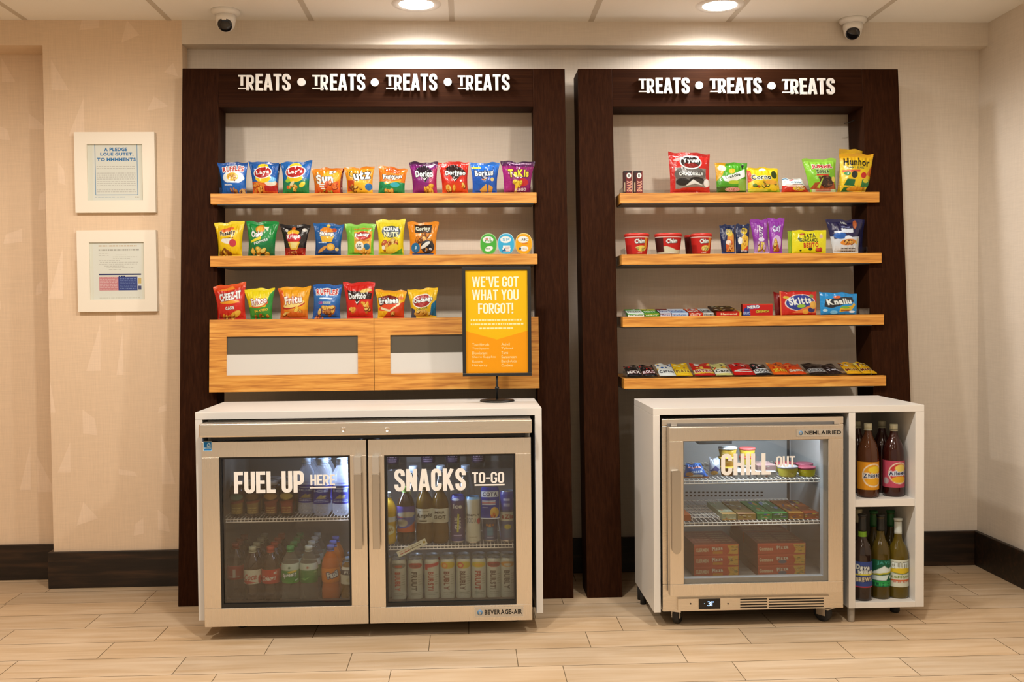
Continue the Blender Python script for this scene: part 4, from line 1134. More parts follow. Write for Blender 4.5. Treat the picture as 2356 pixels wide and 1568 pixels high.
    a = Art('#8c1a5e'); a.g(.84, 1, '#5a1248', '#38103a').p([(0, .1), (.3, .1), (.2, .8), (0, .85)], '#a32170').t('TaKis', .53, .62, .70, .24, '#f2d23a', '#3a1030', .05, 5, bold=.06).e(.70, .34, .2, .12, '#c0242a').chips(.5, .30, .12, .08, 5, .09, ('#b88a1c', '#f0cc3c', '#e8b83a'), 12).p([(.42, .3), (.55, .34), (.46, .02), (.38, .04)], '#eec43a').t('FUEGO', .62, .12, .42, .08, '#efe0ea', None, .08).r(0, 0, 1, .05, '#4a1238').small(.2, .9, .93, 1, .1, '#d8a8c8', 6, .03); L['l1_9'] = a
    a = Art('#f2c010'); a.g(.8, 1, '#f2c010', '#f8d83a').e(.48, .44, .3, .08, '#f2e2d0', -.1).e(.66, .38, .14, .11, '#c83a48').p([(.05, .06), (.3, .26), (.6, .1), (.55, .02)], '#8a4a16').chips(.2, .07, .16, .05, 6, .07, ('#b86a12', '#f2a81c', '#f6c23a'), 13).e(.45, .77, .24, .06, '#e2622a', .1).t('Fneasty', .46, .66, .58, .17, '#2a1c18', '#f0d8b0', .08, 4, bold=.05).small(.3, .7, .53, 1, .1, '#7a3a10', 4, .03); L['l2_0'] = a
    a = Art('#158a3c'); a.g(.0, .5, '#0f5a34', '#128040').e(.45, .78, .16, .12, '#e2902e').e(.44, .79, .1, .08, '#f2b43c').p([(.55, .84), (.74, .84), (.7, .72)], '#f2ead0').t('Onio', .34, .64, .40, .18, WHT, '#123a22', .1, 5, bold=.06).p([(.12, .44), (.5, .58), (.5, .49), (.12, .38)], '#eed22a').t('POPPERS', .5, .42, .52, .07, '#e8eede', '#0f3a24', .28, 3).chips(.58, .16, .22, .1, 6, .11, ('#c88a1c', '#eec04a', '#f4d672'), 14).p([(.1, .14), (.2, .26), (.3, .1), (.22, .03)], '#f0b848'); L['l2_1'] = a
    a = Art('#201a1a'); a.g(0, .26, '#c2241e', '#8a1c1a').e(.46, .88, .07, .05, '#e06a2a').e(.45, .74, .22, .1, '#f0b62e').e(.46, .56, .30, .16, '#c92a30').t('Krisps', .45, .60, .52, .17, WHT, '#c2304a', .05, 5, bold=.06).p([(.2, .45), (.75, .45), (.62, .2), (.32, .2)], '#e9b63e').p([(.3, .44), (.66, .42), (.58, .26), (.36, .24)], '#f2d88a').e(.2, .82, .06, .05, '#d8ccc0').e(.85, .82, .08, .05, '#d8ccc0').t('HOT', .46, .1, .34, .1, '#f0b060', '#5a1010', 0, 3); splash(a, 16, .1, .95, .02, .18, ['#e8502a', '#e89a7a'], 9, .03); L['l2_2'] = a
    a = Art('#1f5f9e'); a.g(.0, .5, '#1a3f70', '#1d5590').e(.5, .92, .06, .05, '#f0c43a').e(.45, .74, .24, .13, '#ee8c2a').p([(.2, .62), (.74, .62), (.66, .42), (.28, .42)], '#f0b63c').t('Skamp', .45, .66, .52, .16, WHT, '#2a3a5a', .06, 5, bold=.06).e(.62, .27, .16, .11, '#e8a83a').e(.62, .27, .1, .07, '#f2c25a').e(.3, .2, .2, .05, '#dc9a4a', .5).e(.72, .8, .08, .06, '#c8502a').e(.86, .2, .07, .05, '#f0cc80').small(.14, .45, .4, 1, .1, '#e0e8f0', 3, .03); L['l2_3'] = a
    a = Art('#7cc23a'); a.g(.8, 1, '#7cc23a', '#9ad45a').p([(.26, .1), (.9, .1), (.94, .76), (.3, .76)], '#f0a83a').e(.6, .62, .3, .13, '#c02a20').t('Fubuy', .58, .64, .52, .14, WHT, '#7a1a18', .05, 5, bold=.05).t('SOUR CREAM', .58, .47, .5, .06, '#8a2a1a').e(.48, .3, .16, .14, '#f2ecdc').t('6G', .46, .3, .18, .13, '#3a4a4a').e(.76, .28, .12, .1, '#2a6a8a').chips(.64, .14, .14, .06, 5, .08, ('#d08a1c', '#f0b84a', '#f4cf72'), 15).small(.3, .9, .84, 1, .1, '#e86a2a', 3, .05); L['l2_4'] = a
    a = Art('#f2d21a'); a.g(.8, 1, '#f2d21a', '#f6e04a').g(0, .1, '#7aa82a', '#e0c020').e(.52, .66, .36, .17, '#3a4a56').t('CORNE', .52, .74, .56, .12, WHT, '#23303a', .0, 3, bold=.05).t('NUTS', .52, .58, .56, .14, '#f2e8b0', '#23303a', .0, 3, bold=.06).chips(.5, .32, .26, .10, 12, .11, ('#a05a1c', '#c8583a', '#eeb04a', '#f2d07a'), 16).e(.55, .18, .26, .12, '#e8c83a', .3).p([(.35, 0), (.95, 0), (.95, .2), (.6, .06)], '#5a9a2a').e(.2, .22, .06, .06, '#f0e8d8'); L['l2_5'] = a
    a = Art('#f08c1c'); a.r(.22, .66, .80, .92, '#3a2c22').t('Coriny', .50, .79, .50, .15, '#f2ead0', None, .03, bold=.07).chips(.5, .5, .3, .12, 12, .11, ('#5a3012', '#d87a1e', '#8a4a1a', '#f0a03a'), 17).e(.68, .25, .26, .2, '#2c2a30').e(.6, .3, .2, .06, '#f0e6da', .5).e(.22, .22, .17, .15, '#1f6f9e').t('J', .22, .23, .07, .1, '#cfe2ee').r(.1, 0, .9, .06, '#2a4a7a').chips(.75, .14, .14, .06, 5, .06, ('#2a2a30', '#e0902a', '#e8e0e0'), 18); L['l2_6'] = a
    a = Art('#d4281a'); a.g(.8, 1, '#d4281a', '#e85a22').e(.5, .50, .34, .05, '#f09a2a').t('CHEEZ-IT', .52, .66, .72, .22, WHT, '#8a1a12', .10, 5, bold=.07).t('CAKE', .50, .33, .32, .09, '#f2ece0', '#8a1a12', .08, 3, bold=.05).e(.66, .14, .22, .08, '#f0b43c', .4).chips(.45, .08, .26, .05, 8, .07, ('#a83a14', '#ee9a2e', '#f0b84a'), 19).p([(.1, .82), (.6, .95), (.7, .85)], '#f08a2a'); L['l3_0'] = a
    a = Art('#f2d41c'); a.g(0, .4, '#2a8a34', '#4a9a32').p([(.72, .3), (1, .3), (1, .95), (.86, .8)], '#2f8f3a').e(.48, .50, .36, .12, '#e2622a', .15).e(.47, .53, .34, .11, '#f6e8b8', .15).t('Fritoo', .48, .60, .62, .22, WHT, '#a5261e', .16, 6, bold=.06).t('JALAPENO', .54, .28, .6, .1, '#f2d23a', '#2a5a22', .12, 3, bold=.05).chips(.55, .1, .34, .05, 10, .06, ('#9a6a14', '#e8b83a', '#c8502a'), 20); L['l3_1'] = a
    a = Art('#f2a21c'); a.g(.0, .3, '#c84a1e', '#f08c1e').p([(0, .2), (.16, .1), (.14, .9), (0, 1)], '#e0581e').e(.5, .42, .40, .09, '#b8221e', .2).e(.5, .47, .38, .1, '#f6d27a', .2).t('Fritu', .48, .60, .60, .25, '#f6ecd8', '#a8281e', .12, 6, bold=.07).chips(.7, .28, .12, .1, 5, .10, ('#c8701c', '#f2c24a', '#f4d272'), 21).chips(.25, .12, .1, .06, 4, .08, ('#b85a1c', '#f0b04a', '#f4c86a'), 22).e(.55, .14, .3, .08, '#e26a22'); L['l3_2'] = a
    a = Art('#1e5aa2'); a.g(.25, .7, '#1f4f92', '#2f78bc').t('RUFFLES', .50, .78, .76, .17, RED, WHT, .03, 6, bold=.06).r(.24, .57, .72, .61, '#e8eef4').r(.38, .44, .66, .50, '#e4dcc0').t('REDUCED', .52, .47, .24, .04, '#2a4a7a').t('QII', .28, .46, .14, .08, '#d8407a').chips(.5, .26, .26, .07, 9, .10, ('#a85a1c', '#eab04a', '#f2c86a'), 23).chips(.55, .16, .12, .06, 4, .09, ('#7a3a14', '#b8622a', '#c87a3a'), 24).chips(.3, .04, .2, .03, 5, .05, ('#8a3a14', '#d86a3a', '#e88a5a'), 25); L['l3_3'] = a
    a = Art('#d8241c'); a.p([(.1, .78), (.95, .70), (.95, .52), (.55, .52), (.44, .36), (.36, .52), (.14, .52)], '#2a1412').t('Doritoo', .44, .62, .62, .17, WHT, '#1c1010', .0, 6, bold=.07).p([(.34, .48), (.42, .40), (.56, .52), (.43, .45)], WHT).e(.74, .76, .2, .05, '#e8c060', .1).chips(.68, .32, .16, .16, 7, .10, ('#c8641a', '#f0b03c', '#f2cc6a'), 26).chips(.25, .22, .08, .05, 3, .09, ('#c8641a', '#f0a83c', '#f2c46a'), 27); L['l3_4'] = a
    a = Art('#f4b31e'); a.g(.85, 1, '#f4b31e', '#f09a22').p([(.2, .0), (1, .0), (1, .62), (.5, .34)], '#d8401c').e(.42, .58, .38, .24, '#7a1a16', .12).e(.42, .42, .4, .12, '#e8502a', .3).p([(.12, .40), (.45, .30), (.85, .56), (.86, .50), (.45, .23), (.12, .32)], '#f6e2b4').t('Erelnes', .42, .62, .70, .22, WHT, '#1c1614', .12, 6, bold=.06).chips(.66, .18, .12, .07, 4, .09, ('#b85a1c', '#f0a83c', '#f2c46a'), 28).e(.85, .72, .1, .06, '#e8742a'); L['l3_5'] = a
    a = Art('#f6be22'); a.p([(.76, .1), (1, .05), (1, .6), (.82, .45)], '#1f6a8c').p([(0, 0), (.2, 0), (.16, .3), (.02, .36)], '#4a4a5a').e(.46, .58, .36, .24, WHT, .12).e(.46, .58, .33, .21, '#a8241f', .12).t('Ondangs', .5, .60, .72, .18, WHT, '#3a1a1a', .12, 5, bold=.06).t('CHEDDAR', .45, .32, .46, .07, '#2a3a2a', '#f2d24a', .15, 3).e(.4, .17, .28, .1, '#eeb04a', .1).chips(.5, .16, .22, .06, 7, .07, ('#a8641c', '#f0b84a', '#f4d07a'), 29); L['l3_6'] = a
    a = Art('#cc2620'); a.r(.12, .12, .9, .62, '#8c8278').e(.5, .46, .40, .2, '#6a615a').p([(.08, .0), (1, .0), (1, .13), (.7, .17), (.3, .14), (.08, .08)], '#c4241e').e(.52, .76, .27, .17, WHT).e(.52, .76, .245, .145, '#2a1a18').e(.52, .68, .18, .06, '#8a1a18').t('Yyuul', .52, .79, .40, .13, WHT, None, .05, bold=.05).t('CHOCORELLA', .52, .48, .62, .09, WHT, '#3a302c', .02, 4, bold=.05).e(.3, .28, .17, .09, '#2c2420').e(.66, .31, .2, .09, '#231d1a').e(.7, .29, .14, .06, '#3a302a').p([(.36, .18), (.56, .34), (.82, .2), (.6, .24)], '#f2ece4').e(.92, .26, .08, .1, '#eee0d8').e(.2, .83, .1, .04, '#f0b0a8', .3); L['r1_0'] = a
    a = Art('#4f9e22'); a.p([(0, 1), (.34, 1), (.2, .6), (0, .4)], '#e8a820').e(.2, .82, .13, .09, '#f2e0c8').p([(.16, .56), (.5, .6), (.92, .8), (.95, .55), (.5, .34), (.24, .4)], WHT).p([(.84, .78), (.92, .95), (.8, .92)], '#1c1c1c').t('Dasole', .52, .57, .5, .11, '#1f3a20', None, .25, bold=.04).e(.5, .72, .1, .08, '#e8b42a').r(.0, 0, 1, .22, '#3a5a1e').e(.56, .36, .2, .06, '#b8c832').r(.7, .1, .98, .46, '#8fb84a').e(.52, .13, .26, .07, '#d88a7a').t('HARIBO', .5, .13, .4, .08, '#a8302a', '#f2dcd0', 0, 2); L['r1_1'] = a
    a = Art('#f0c81c'); a.g(0, .18, '#4aa82c', '#c8c020').p([(.0, .4), (.16, .5), (.1, .86), (0, .9)], '#d8482a').t('Corno', .42, .62, .62, .19, '#2c3420', '#f2ecd8', .04, 4, bold=.05).chips(.5, .36, .38, .1, 12, .08, ('#3a5a1e', '#e89a2a', '#d8502a', '#f2d04a', '#6a8a2a'), 30).e(.72, .42, .2, .09, '#f0a83a').e(.5, .9, .1, .06, '#f2e8d0').e(.85, .72, .1, .16, '#3a4a20').e(.3, .12, .3, .06, '#d8d04a').e(.8, .2, .14, .1, '#f2d02a'); L['r1_2'] = a
    a = Art('#f0ece4'); a.g(0, .5, '#c82a20', '#c83a2c').e(.5, .52, .4, .12, '#f2c8b8').e(.62, .30, .24, .14, '#f0c83a').chips(.7, .34, .2, .12, 10, .07, ('#c87a2a', '#f2d88a', '#f6e6b4'), 31).t('ARIZONA', .6, .74, .5, .12, '#2a6a8a', None, -.05, bold=.05).p([(.3, .62), (.9, .60), (.9, .56), (.3, .58)], '#3a2a2a').e(.45, .93, .12, .05, '#d83a3a').r(0, .9, .3, .96, '#5a8aa8'); L['r1_3'] = a
    a = Art('#86c22e'); a.g(.6, 1, '#86c22e', '#a2d448').p([(.0, .12), (.2, .3), (.9, .36), (1, .12)], '#a84a24').e(.62, .33, .26, .18, '#3a2216').chips(.6, .33, .2, .12, 12, .06, ('#241610', '#5a3420', '#44281a', '#8a5a3a'), 32).p([(.24, .16), (.52, .46), (.34, .14)], '#b8d04a').t('JUMMIL', .54, .76, .66, .13, '#c8262a', '#f2ead8', -.02, 4, bold=.06).t('DINNA', .54, .62, .42, .12, '#2a4a1a', '#e0eab0', 0, 3, bold=.06).r(.3, .5, .72, .54, '#d0442e').r(.06, .0, .98, .12, '#d6e4b8').r(.2, .05, .8, .11, '#d88a78').e(.9, .4, .07, .08, '#f0d060'); L['r1_4'] = a
    a = Art('#f2c31a'); a.g(.82, 1, '#eeb41c', '#e09a18').t('Hunhor', .50, .78, .80, .20, '#1d1c18', None, -.04, bold=.08).t('GUMMY BEARS', .44, .64, .56, .06, '#3a5a3a', None, -.03).r(.06, .53, .6, .58, '#d8503a').e(.2, .49, .1, .05, '#3a8a4a').e(.42, .46, .10, .09, '#232c28').e(.72, .44, .09, .08, '#c8261e').p([(.1, .2), (.2, .36), (.46, .34), (.44, .2), (.5, .16)], '#1f6a38').p([(.66, .14), (.68, .34), (.94, .34), (.98, .14)], '#2a7a3a').e(.82, .3, .1, .05, '#e8d02a').p([(0, 0), (.5, 0), (.3, .16), (.1, .14)], '#2a6a2e').e(.5, .1, .3, .06, '#e89a2a').p([(.8, .46), (1, .7), (1, .4)], '#e8762a'); L['r1_5'] = a
    a = Art('#1e2b52'); a.p([(.3, .0), (.95, .0), (.9, .7), (.5, .85)], '#e6953a').e(.6, .72, .22, .12, '#e8c64a').t('GJY', .58, .76, .4, .13, '#2a3050', '#f0d88a', 0, 4).e(.55, .3, .26, .2, '#d8602a', .4).e(.5, .4, .2, .08, '#f2d8c8').r(0, 0, 1, .08, '#2a4a90').chips(.6, .25, .16, .14, 6, .1, ('#a8441c', '#ee9a4a', '#f2b872'), 33); L['r2_0'] = a
    a = Art('#1e2b52'); a.p([(.4, .1), (.9, .2), (.95, .55), (.6, .68), (.3, .5)], '#f0bc3a').e(.6, .78, .24, .11, '#e8c23a').t('PIN', .58, .8, .36, .10, '#2a3050', None, 0).e(.3, .45, .16, .12, '#e8e0d8').p([(.5, .1), (.9, .3), (.95, .12)], '#d8462a').t('BITES', .62, .1, .5, .06, '#d8d8e4').chips(.6, .4, .16, .14, 5, .1, ('#c8801c', '#f2b83a', '#f6d060'), 34); L['r2_1'] = a
    a = Art('#9a3aa8'); a.g(0, .42, '#c89ad0', '#8a3a9a').t('CUTE', .52, .62, .42, .22, '#f2dcec', '#3a2a6a', 1.4, 4, bold=.05).chips(.5, .22, .26, .1, 9, .11, ('#a87a2a', '#f0d04a', '#f2e08a', '#d8b0d8'), 35).r(0, 0, 1, .05, '#e8d0ec').e(.5, .42, .2, .06, '#e6d4ea'); L['r2_2'] = a
    a = Art('#a03ab0'); a.t('Cuy', .5, .70, .56, .22, '#dcd0f0', '#3a2a6a', .15, 4, bold=.06).e(.5, .3, .36, .22, '#d8b4dc').chips(.5, .2, .26, .14, 10, .12, ('#a8641c', '#f0c83a', '#f2dc7a', '#c8503a'), 36).r(0, 0, 1, .05, '#b04ac0'); L['r2_3'] = a
    a = Art('#f2e01c'); a.t('SATA', .50, .78, .34, .20, '#23241c', None, .05, bold=.12).t('GUACAMOL', .48, .58, .54, .17, '#2a3a1c', None, .02, bold=.08).t('BESITO', .54, .37, .44, .22, '#c82a1c', None, .06, bold=.10).e(.52, .2, .06, .07, '#2a2a1c').chips(.76, .2, .1, .07, 5, .07, ('#a82a1a', '#d8442a', '#e8622e'), 37).e(.2, .62, .04, .1, '#5a6a3a', .3).e(.84, .74, .05, .09, '#e0b8a0').e(.28, .82, .08, .04, '#c8502a', .3).e(.24, .14, .03, .04, '#2a3a1c'); L['r2_4'] = a
    a = Art('#221f4a'); a.g(0, .5, '#eae4e0', '#d8d8e0').p([(.1, .42), (.95, .5), (.95, .75), (.1, .75)], '#221f4a').e(.3, .52, .2, .1, '#2a62b0').t('HIL', .48, .9, .16, .06, WHT, None, 0).t('almond', .5, .78, .24, .05, '#9aa0d0').t('DOLPHIN', .55, .67, .34, .10, '#e8e8f0', '#e8e8f0', 0, 5).r(.14, .61, .5, .65, '#e8e8f0').e(.56, .46, .12, .06, '#f0f0f4').e(.56, .33, .28, .09, '#e88a2a', .08).e(.56, .35, .16, .05, '#5a2a1a').chips(.5, .32, .2, .03, 6, .06, ('#a8501c', '#f0a83a', '#f2c060'), 38).p([(.80, .3), (.94, .46), (.92, .26)], '#f0c86a'); a.small(.3, .85, .14, 2, .07, '#4a4040', 3, .03).e(.8, .84, .06, .12, '#b85a2a'); L['r2_5'] = a
    a = Art('#cc221c'); a.g(0, .2, '#c8201c', '#d02a20').e(.54, .52, .42, .34, '#f0d8c8', .12).e(.54, .52, .39, .31, '#2a3a8a', .12).t('Skitts', .53, .60, .62, .32, WHT, None, .16, bold=.09).e(.56, .38, .12, .07, '#9ac03a', .1).p([(.3, .1), (.95, .5), (1, .1)], '#e87a3a').e(.85, .22, .1, .11, '#2c2a6a').e(.68, .14, .08, .1, '#f0a83a').e(.16, .76, .08, .06, '#d8b03a').e(.85, .8, .06, .08, '#8a9a4a').r(0, 0, .03, 1, '#e87a3a').e(.9, .42, .1, .16, '#f2b04a'); L['r3_0'] = a
    a = Art('#1f8ed0'); a.g(0, .16, '#1a78b8', '#1f8ed0').p([(.1, .36), (.14, .70), (.86, .84), (.9, .62), (.3, .30)], '#23262c').t('Knaiiu', .50, .60, .66, .26, WHT, '#23262c', .16, 4, bold=.08).p([(.5, .12), (.52, .32), (.86, .44), (.9, .58), (.95, .46), (.84, .2)], '#e8b42a').r(.54, .16, .78, .24, '#a8601c').e(.66, .34, .12, .06, '#7ab03a').e(.44, .80, .1, .06, '#e0622a').e(.35, .12, .1, .08, '#7ac0e8').e(.12, .2, .06, .06, '#bfe0f0').e(.86, .14, .09, .05, '#eef4f8'); L['r3_1'] = a
    return L


BA = bag_art()
yb_ = lambda z: yshelf(z) + .050
z = SHZ['L'][0]; Y = yb_(z); G = 'chip bags on the top shelf of the wider stand'
for i, (q, T, lab) in enumerate([
    ([(500, 374), (571, 373), (567, 444), (511, 444)], .052, 'blue bag of ridged chips with red lettering over white, first on the top shelf'),
    ([(572, 371), (642, 374), (640, 445), (582, 444)], .052, 'blue chip bag with a red oval logo and orange-red base'),
    ([(646, 374), (719, 370), (711, 444), (651, 444)], .052, 'blue chip bag with a red oval logo and green base'),
    ([(716, 387), (789, 386), (783, 443), (724, 443)], .048, 'short orange snack bag with three white stripes under its lettering'),
    ([(791, 386), (862, 383), (858, 443), (799, 443)], .048, 'short orange snack bag with a blue spot at its corner'),
    ([(871, 380), (938, 389), (931, 441), (870, 441)], .046, 'small orange snack bag with a green lower half and slanting top'),
    ([(941, 373), (1008, 373), (1006, 441), (950, 441)], .052, 'purple corn chip bag with white lettering and a tick mark'),
    ([(1007, 373), (1079, 372), (1077, 441), (1018, 441)], .052, 'red corn chip bag beside the purple one on the top shelf'),
    ([(1081, 375), (1150, 374), (1143, 440), (1087, 440)], .05, 'bright blue corn chip bag with two tan chips near its base'),
    ([(1151, 370), (1231, 373), (1220, 440), (1160, 440)], .052, 'magenta rolled chip bag with yellow lettering, last on the top shelf')]):
    stock(q, Y, z, BA[f'l1_{i}'], T, 'chip_bag', lab, 'chip bag', i, G)
z = SHZ['L'][1]; Y = yb_(z); G = 'chip bags on the middle shelf of the wider stand'
for i, (q, T, lab) in enumerate([
    ([(493, 513), (563, 508), (557, 586), (503, 586)], .055, 'plain yellow chip bag with a red disc, first on the middle shelf'),
    ([(567, 509), (642, 510), (632, 585), (571, 585)], .055, 'green bag of onion snacks with a slanted yellow ribbon'),
    ([(644, 517), (715, 517), (702, 585), (657, 585)], .052, 'black snack bag with a red base on the middle shelf'),
    ([(721, 512), (792, 516), (784, 585), (725, 585)], .052, 'blue cracker bag on the middle shelf between the black and lime bags'),
    ([(793, 515), (864, 515), (860, 584), (800, 584)], .05, 'lime green snack bag with an orange panel'),
    ([(865, 506), (933, 505), (929, 584), (871, 584)], .052, 'yellow nut bag with a dark rounded panel, tallest on the middle shelf'),
    ([(937, 511), (1010, 511), (1003, 584), (943, 584)], .05, 'orange pretzel bag with a dark name panel and blue spot')]):
    stock(q, Y, z, BA[f'l2_{i}'], T, 'chip_bag', lab, 'chip bag', 20 + i, G)
z = SHZ['L'][2]; Y = yb_(z); G = 'chip bags on top of the windowed cabinet'
for i, (q, T, lab) in enumerate([
    ([(490, 659), (566, 649), (566, 731), (501, 731)], .054, 'red cheese cracker bag with a tilted top, first on the windowed cabinet'),
    ([(561, 665), (633, 662), (626, 730), (577, 730)], .05, 'yellow and green corn chip bag on the windowed cabinet'),
    ([(640, 661), (716, 659), (708, 730), (645, 730)], .052, 'orange corn chip bag with a red curved ribbon'),
    ([(720, 653), (788, 655), (783, 729), (719, 729)], .052, 'blue bag of ridged chips standing on the windowed cabinet'),
    ([(789, 650), (863, 648), (858, 728), (798, 728)], .052, 'red corn chip bag with a black name panel on the windowed cabinet'),
    ([(863, 666), (936, 669), (930, 728), (869, 728)], .05, 'yellow and red snack bag with a dark red oval name panel'),
    ([(937, 667), (1008, 661), (1004, 727), (946, 727)], .05, 'yellow snack bag with a blue side, last on the windowed cabinet')]):
    stock(q, Y, z, BA[f'l3_{i}'], T, 'chip_bag', lab, 'chip bag', 40 + i, G)
# the bags whose edges peep out behind the front row
z = SHZ['L'][0]; Y = yb_(z) + .028
for q, c, lab in (([(578, 377), (646, 377), (641, 444), (586, 444)], '#1b2a4c', 'navy chip bag peeping out behind the orange-based blue bag'),
                  ([(727, 389), (792, 388), (789, 443), (733, 443)], '#7a1e16', 'dark red snack bag behind the short bag with white stripes')):
    stock(q, Y, z, Art(c, 60, 60), .02, 'chip_bag', lab, 'chip bag', 77, 'bags in the second row', nu=30, nv=30)

G = 'sweets on the top shelf of the narrower stand'
z = SHZ['R'][0]; Y = yb_(z)
for i, (q, T, nm, lab) in enumerate([
    ([(1537, 349), (1633, 354), (1633, 441), (1542, 441)], .05, 'cookie_bag', 'large red bag of chocolate cookies with a grey band, top shelf'),
    ([(1644, 374), (1719, 375), (1717, 441), (1649, 441)], .045, 'candy_bag', 'green candy bag with a white swoosh and orange corner'),
    ([(1717, 385), (1789, 386), (1795, 441), (1721, 441)], .045, 'candy_bag', 'yellow candy bag with green bottom edge, wider at its base'),
    ([(1800, 410), (1844, 412), (1863, 441), (1797, 441)], .05, 'candy_bag', 'low slumped white and red candy bag between two taller bags'),
    ([(1844, 366), (1923, 365), (1923, 441), (1865, 441)], .048, 'candy_bag', 'lime green jelly bean bag with red lettering'),
    ([(1931, 353), (2010, 354), (1998, 441), (1932, 441)], .05, 'candy_bag', 'tall yellow gummy bear bag at the end of the top shelf')]):
    stock(q, Y, z, BA[f'r1_{i}'], T, nm, lab, 'candy bag', 60 + i, G, pinch=.035)
stock([(1931, 341), (1996, 347), (1990, 441), (1926, 441)], Y + .036, z, Art('#e2a61e', 60, 60), .02, 'candy_bag', 'gold topped candy bag behind the tall yellow gummy bear bag', 'candy bag', 88, G, nu=30, nv=30)


def candy_roll_box(u, lab, seed):
    x, zz = PX(u, 394, Y); w = .0385
    a = Art('#7a1c18', 120, 200); a.r(.0, .0, .3, 1, '#3a1412').e(.62, .80, .26, .12, WHT).t('B', .62, .8, .2, .13, '#201a1a').t('SNAX', .66, .34, .78, .34, '#f0a07a', '#3a3a5a', PI / 2, 3, bold=.05).r(.05, .92, .9, 1, '#2a2024').r(.04, .1, .2, .5, '#b89a7a')
    o = art_box('candy_carton', a, w, .034, zz - SHZ['R'][0], '#5a1614', (x, Y - .012, SHZ['R'][0]), rotz=-.06, nu=40, nv=60, top=Art('#2a2022', 20, 20))
    tag(o, lab, 'candy box', 'two small candy cartons')


candy_roll_box(1443.5, 'small dark red candy carton nearest the frame post, top shelf', 1)
candy_roll_box(1467, 'small dark red candy carton standing right of its twin', 2)

# second shelf: lidded cups, tubes of biscuits, pouches
z = SHZ['R'][1]; Y = yb_(z)


def snack_cup(u0, u1, v0, lab, art, Yc=None):
    yy = Yc or Y; xa, zt = PX(u0, v0, yy); xb = PX(u1, v0, yy)[0]; R = (xb - xa) / 2; H = zt - z
    t = thing('snack_cup', lab, 'snack cup', ((xa + xb) / 2, yy, z), 'red lidded snack cups')
    prof = [(R * .78, .002), (R * .95, H - .010)]
    MB().lathe([(R * .72, 0), (R * .78, .002), (R * .95, H - .010)], 40).build('cup', mat('cup_red', A('#a81e1a'), .4), t)
    wrap('sleeve', art, prof, M_PAPER, t, n=110, rows=50)
    MB().lathe([(R * .96, H - .011), (R, H - .010), (R, H - .003), (R * .93, H), (R * .90, H - .0015)], 40).build('lid', mat('cup_lid', A('#d83428'), .35), t)


for u0, u1, lab, s in ((1436, 1494, 'red snack cup with lid nearest the frame post', 1), (1505, 1569, 'red snack cup with a cream swirl, second of the three cups', 2), (1588, 1638, 'red snack cup beside the navy biscuit packs', 3)):
    a = Art('#c4221c', 264, 160)
    if s == 2: a.p([(0, 0), (1, 0), (1, .25), (.7, .2), (.4, .42), (0, .36)], '#d8c8a8').p([(0, .1), (.32, .1), (.3, .9), (0, .9)], '#4a1a16')
    else: a.e(.6, .3, .16, .16, '#e8c85a').chips(.56, .3, .14, .09, 6, .06, ('#a8641c', '#f0d08a', '#b8c06a'), s).r(.70, .3, .80, .92, '#e8902e').p([(0, 0), (.3, 0), (.26, .5), (0, .5)], '#a81c18')
    a.r(0, .90, 1, .94, '#f0d8c8').t('Chim', .54, .70, .3, .24, WHT, '#3a1210', .08, 4, bold=.06).small(.44, .62, .06, 1, .1, '#f0d8c8', 3, .03)
    snack_cup(u0, u1, 538, lab, a)
snack_cup(1574, 1616, 541, 'dark red snack cup half hidden behind the third cup', Art('#5a1c18', 60, 60), Y + .07)
G = 'packs on the second shelf of the narrower stand'
for i, (q, T, nm, lab, kw) in enumerate([
    ([(1655, 517), (1690, 517), (1691, 581), (1661, 581)], .03, 'biscuit_pack', 'narrow navy biscuit pack with an orange picture, next to the cups', dict(pinch=.0)),
    ([(1692, 516), (1724, 516), (1722, 581), (1693, 581)], .03, 'biscuit_pack', 'narrow navy biscuit pack beside the purple bags', dict(pinch=.0)),
    ([(1724, 505), (1766, 504), (1770, 581), (1736, 581)], .034, 'candy_bag', 'purple candy bag with lettering running upward', dict(pinch=.1)),
    ([(1766, 502), (1805, 502), (1799, 581), (1771, 581)], .034, 'candy_bag', 'purple candy bag with a lilac oval beside its twin', dict(pinch=.1)),
    ([(1822, 530), (1901, 530), (1900, 582), (1822, 582)], .024, 'candy_pouch', 'flat yellow oblong candy pouch with black and red lettering', dict(pinch=.0, belly=.4)),
    ([(1899, 505), (1983, 505), (1974, 582), (1917, 582)], .05, 'almond_bag', 'dark blue bag with a pale lower half, end of the second shelf', dict(pinch=.05))]):
    stock(q, Y, z, BA[f'r2_{i}'], T, nm, lab, 'candy bag', 90 + i, G, **kw)
stock([(1812, 531), (1890, 531), (1890, 582), (1814, 582)], Y + .02, z, Art('#a8c02a', 60, 60), .012, 'candy_pouch', 'green edged candy pouch behind the flat yellow pouch', 'candy bag', 99, G, pinch=0, belly=.4, nu=30, nv=30)
stock([(1930, 507), (1990, 505), (1984, 582), (1926, 582)], Y + .035, z, Art('#2a2648', 60, 60), .02, 'almond_bag', 'dark blue bag behind the one with the pale lower half', 'candy bag', 98, G, nu=30, nv=30)


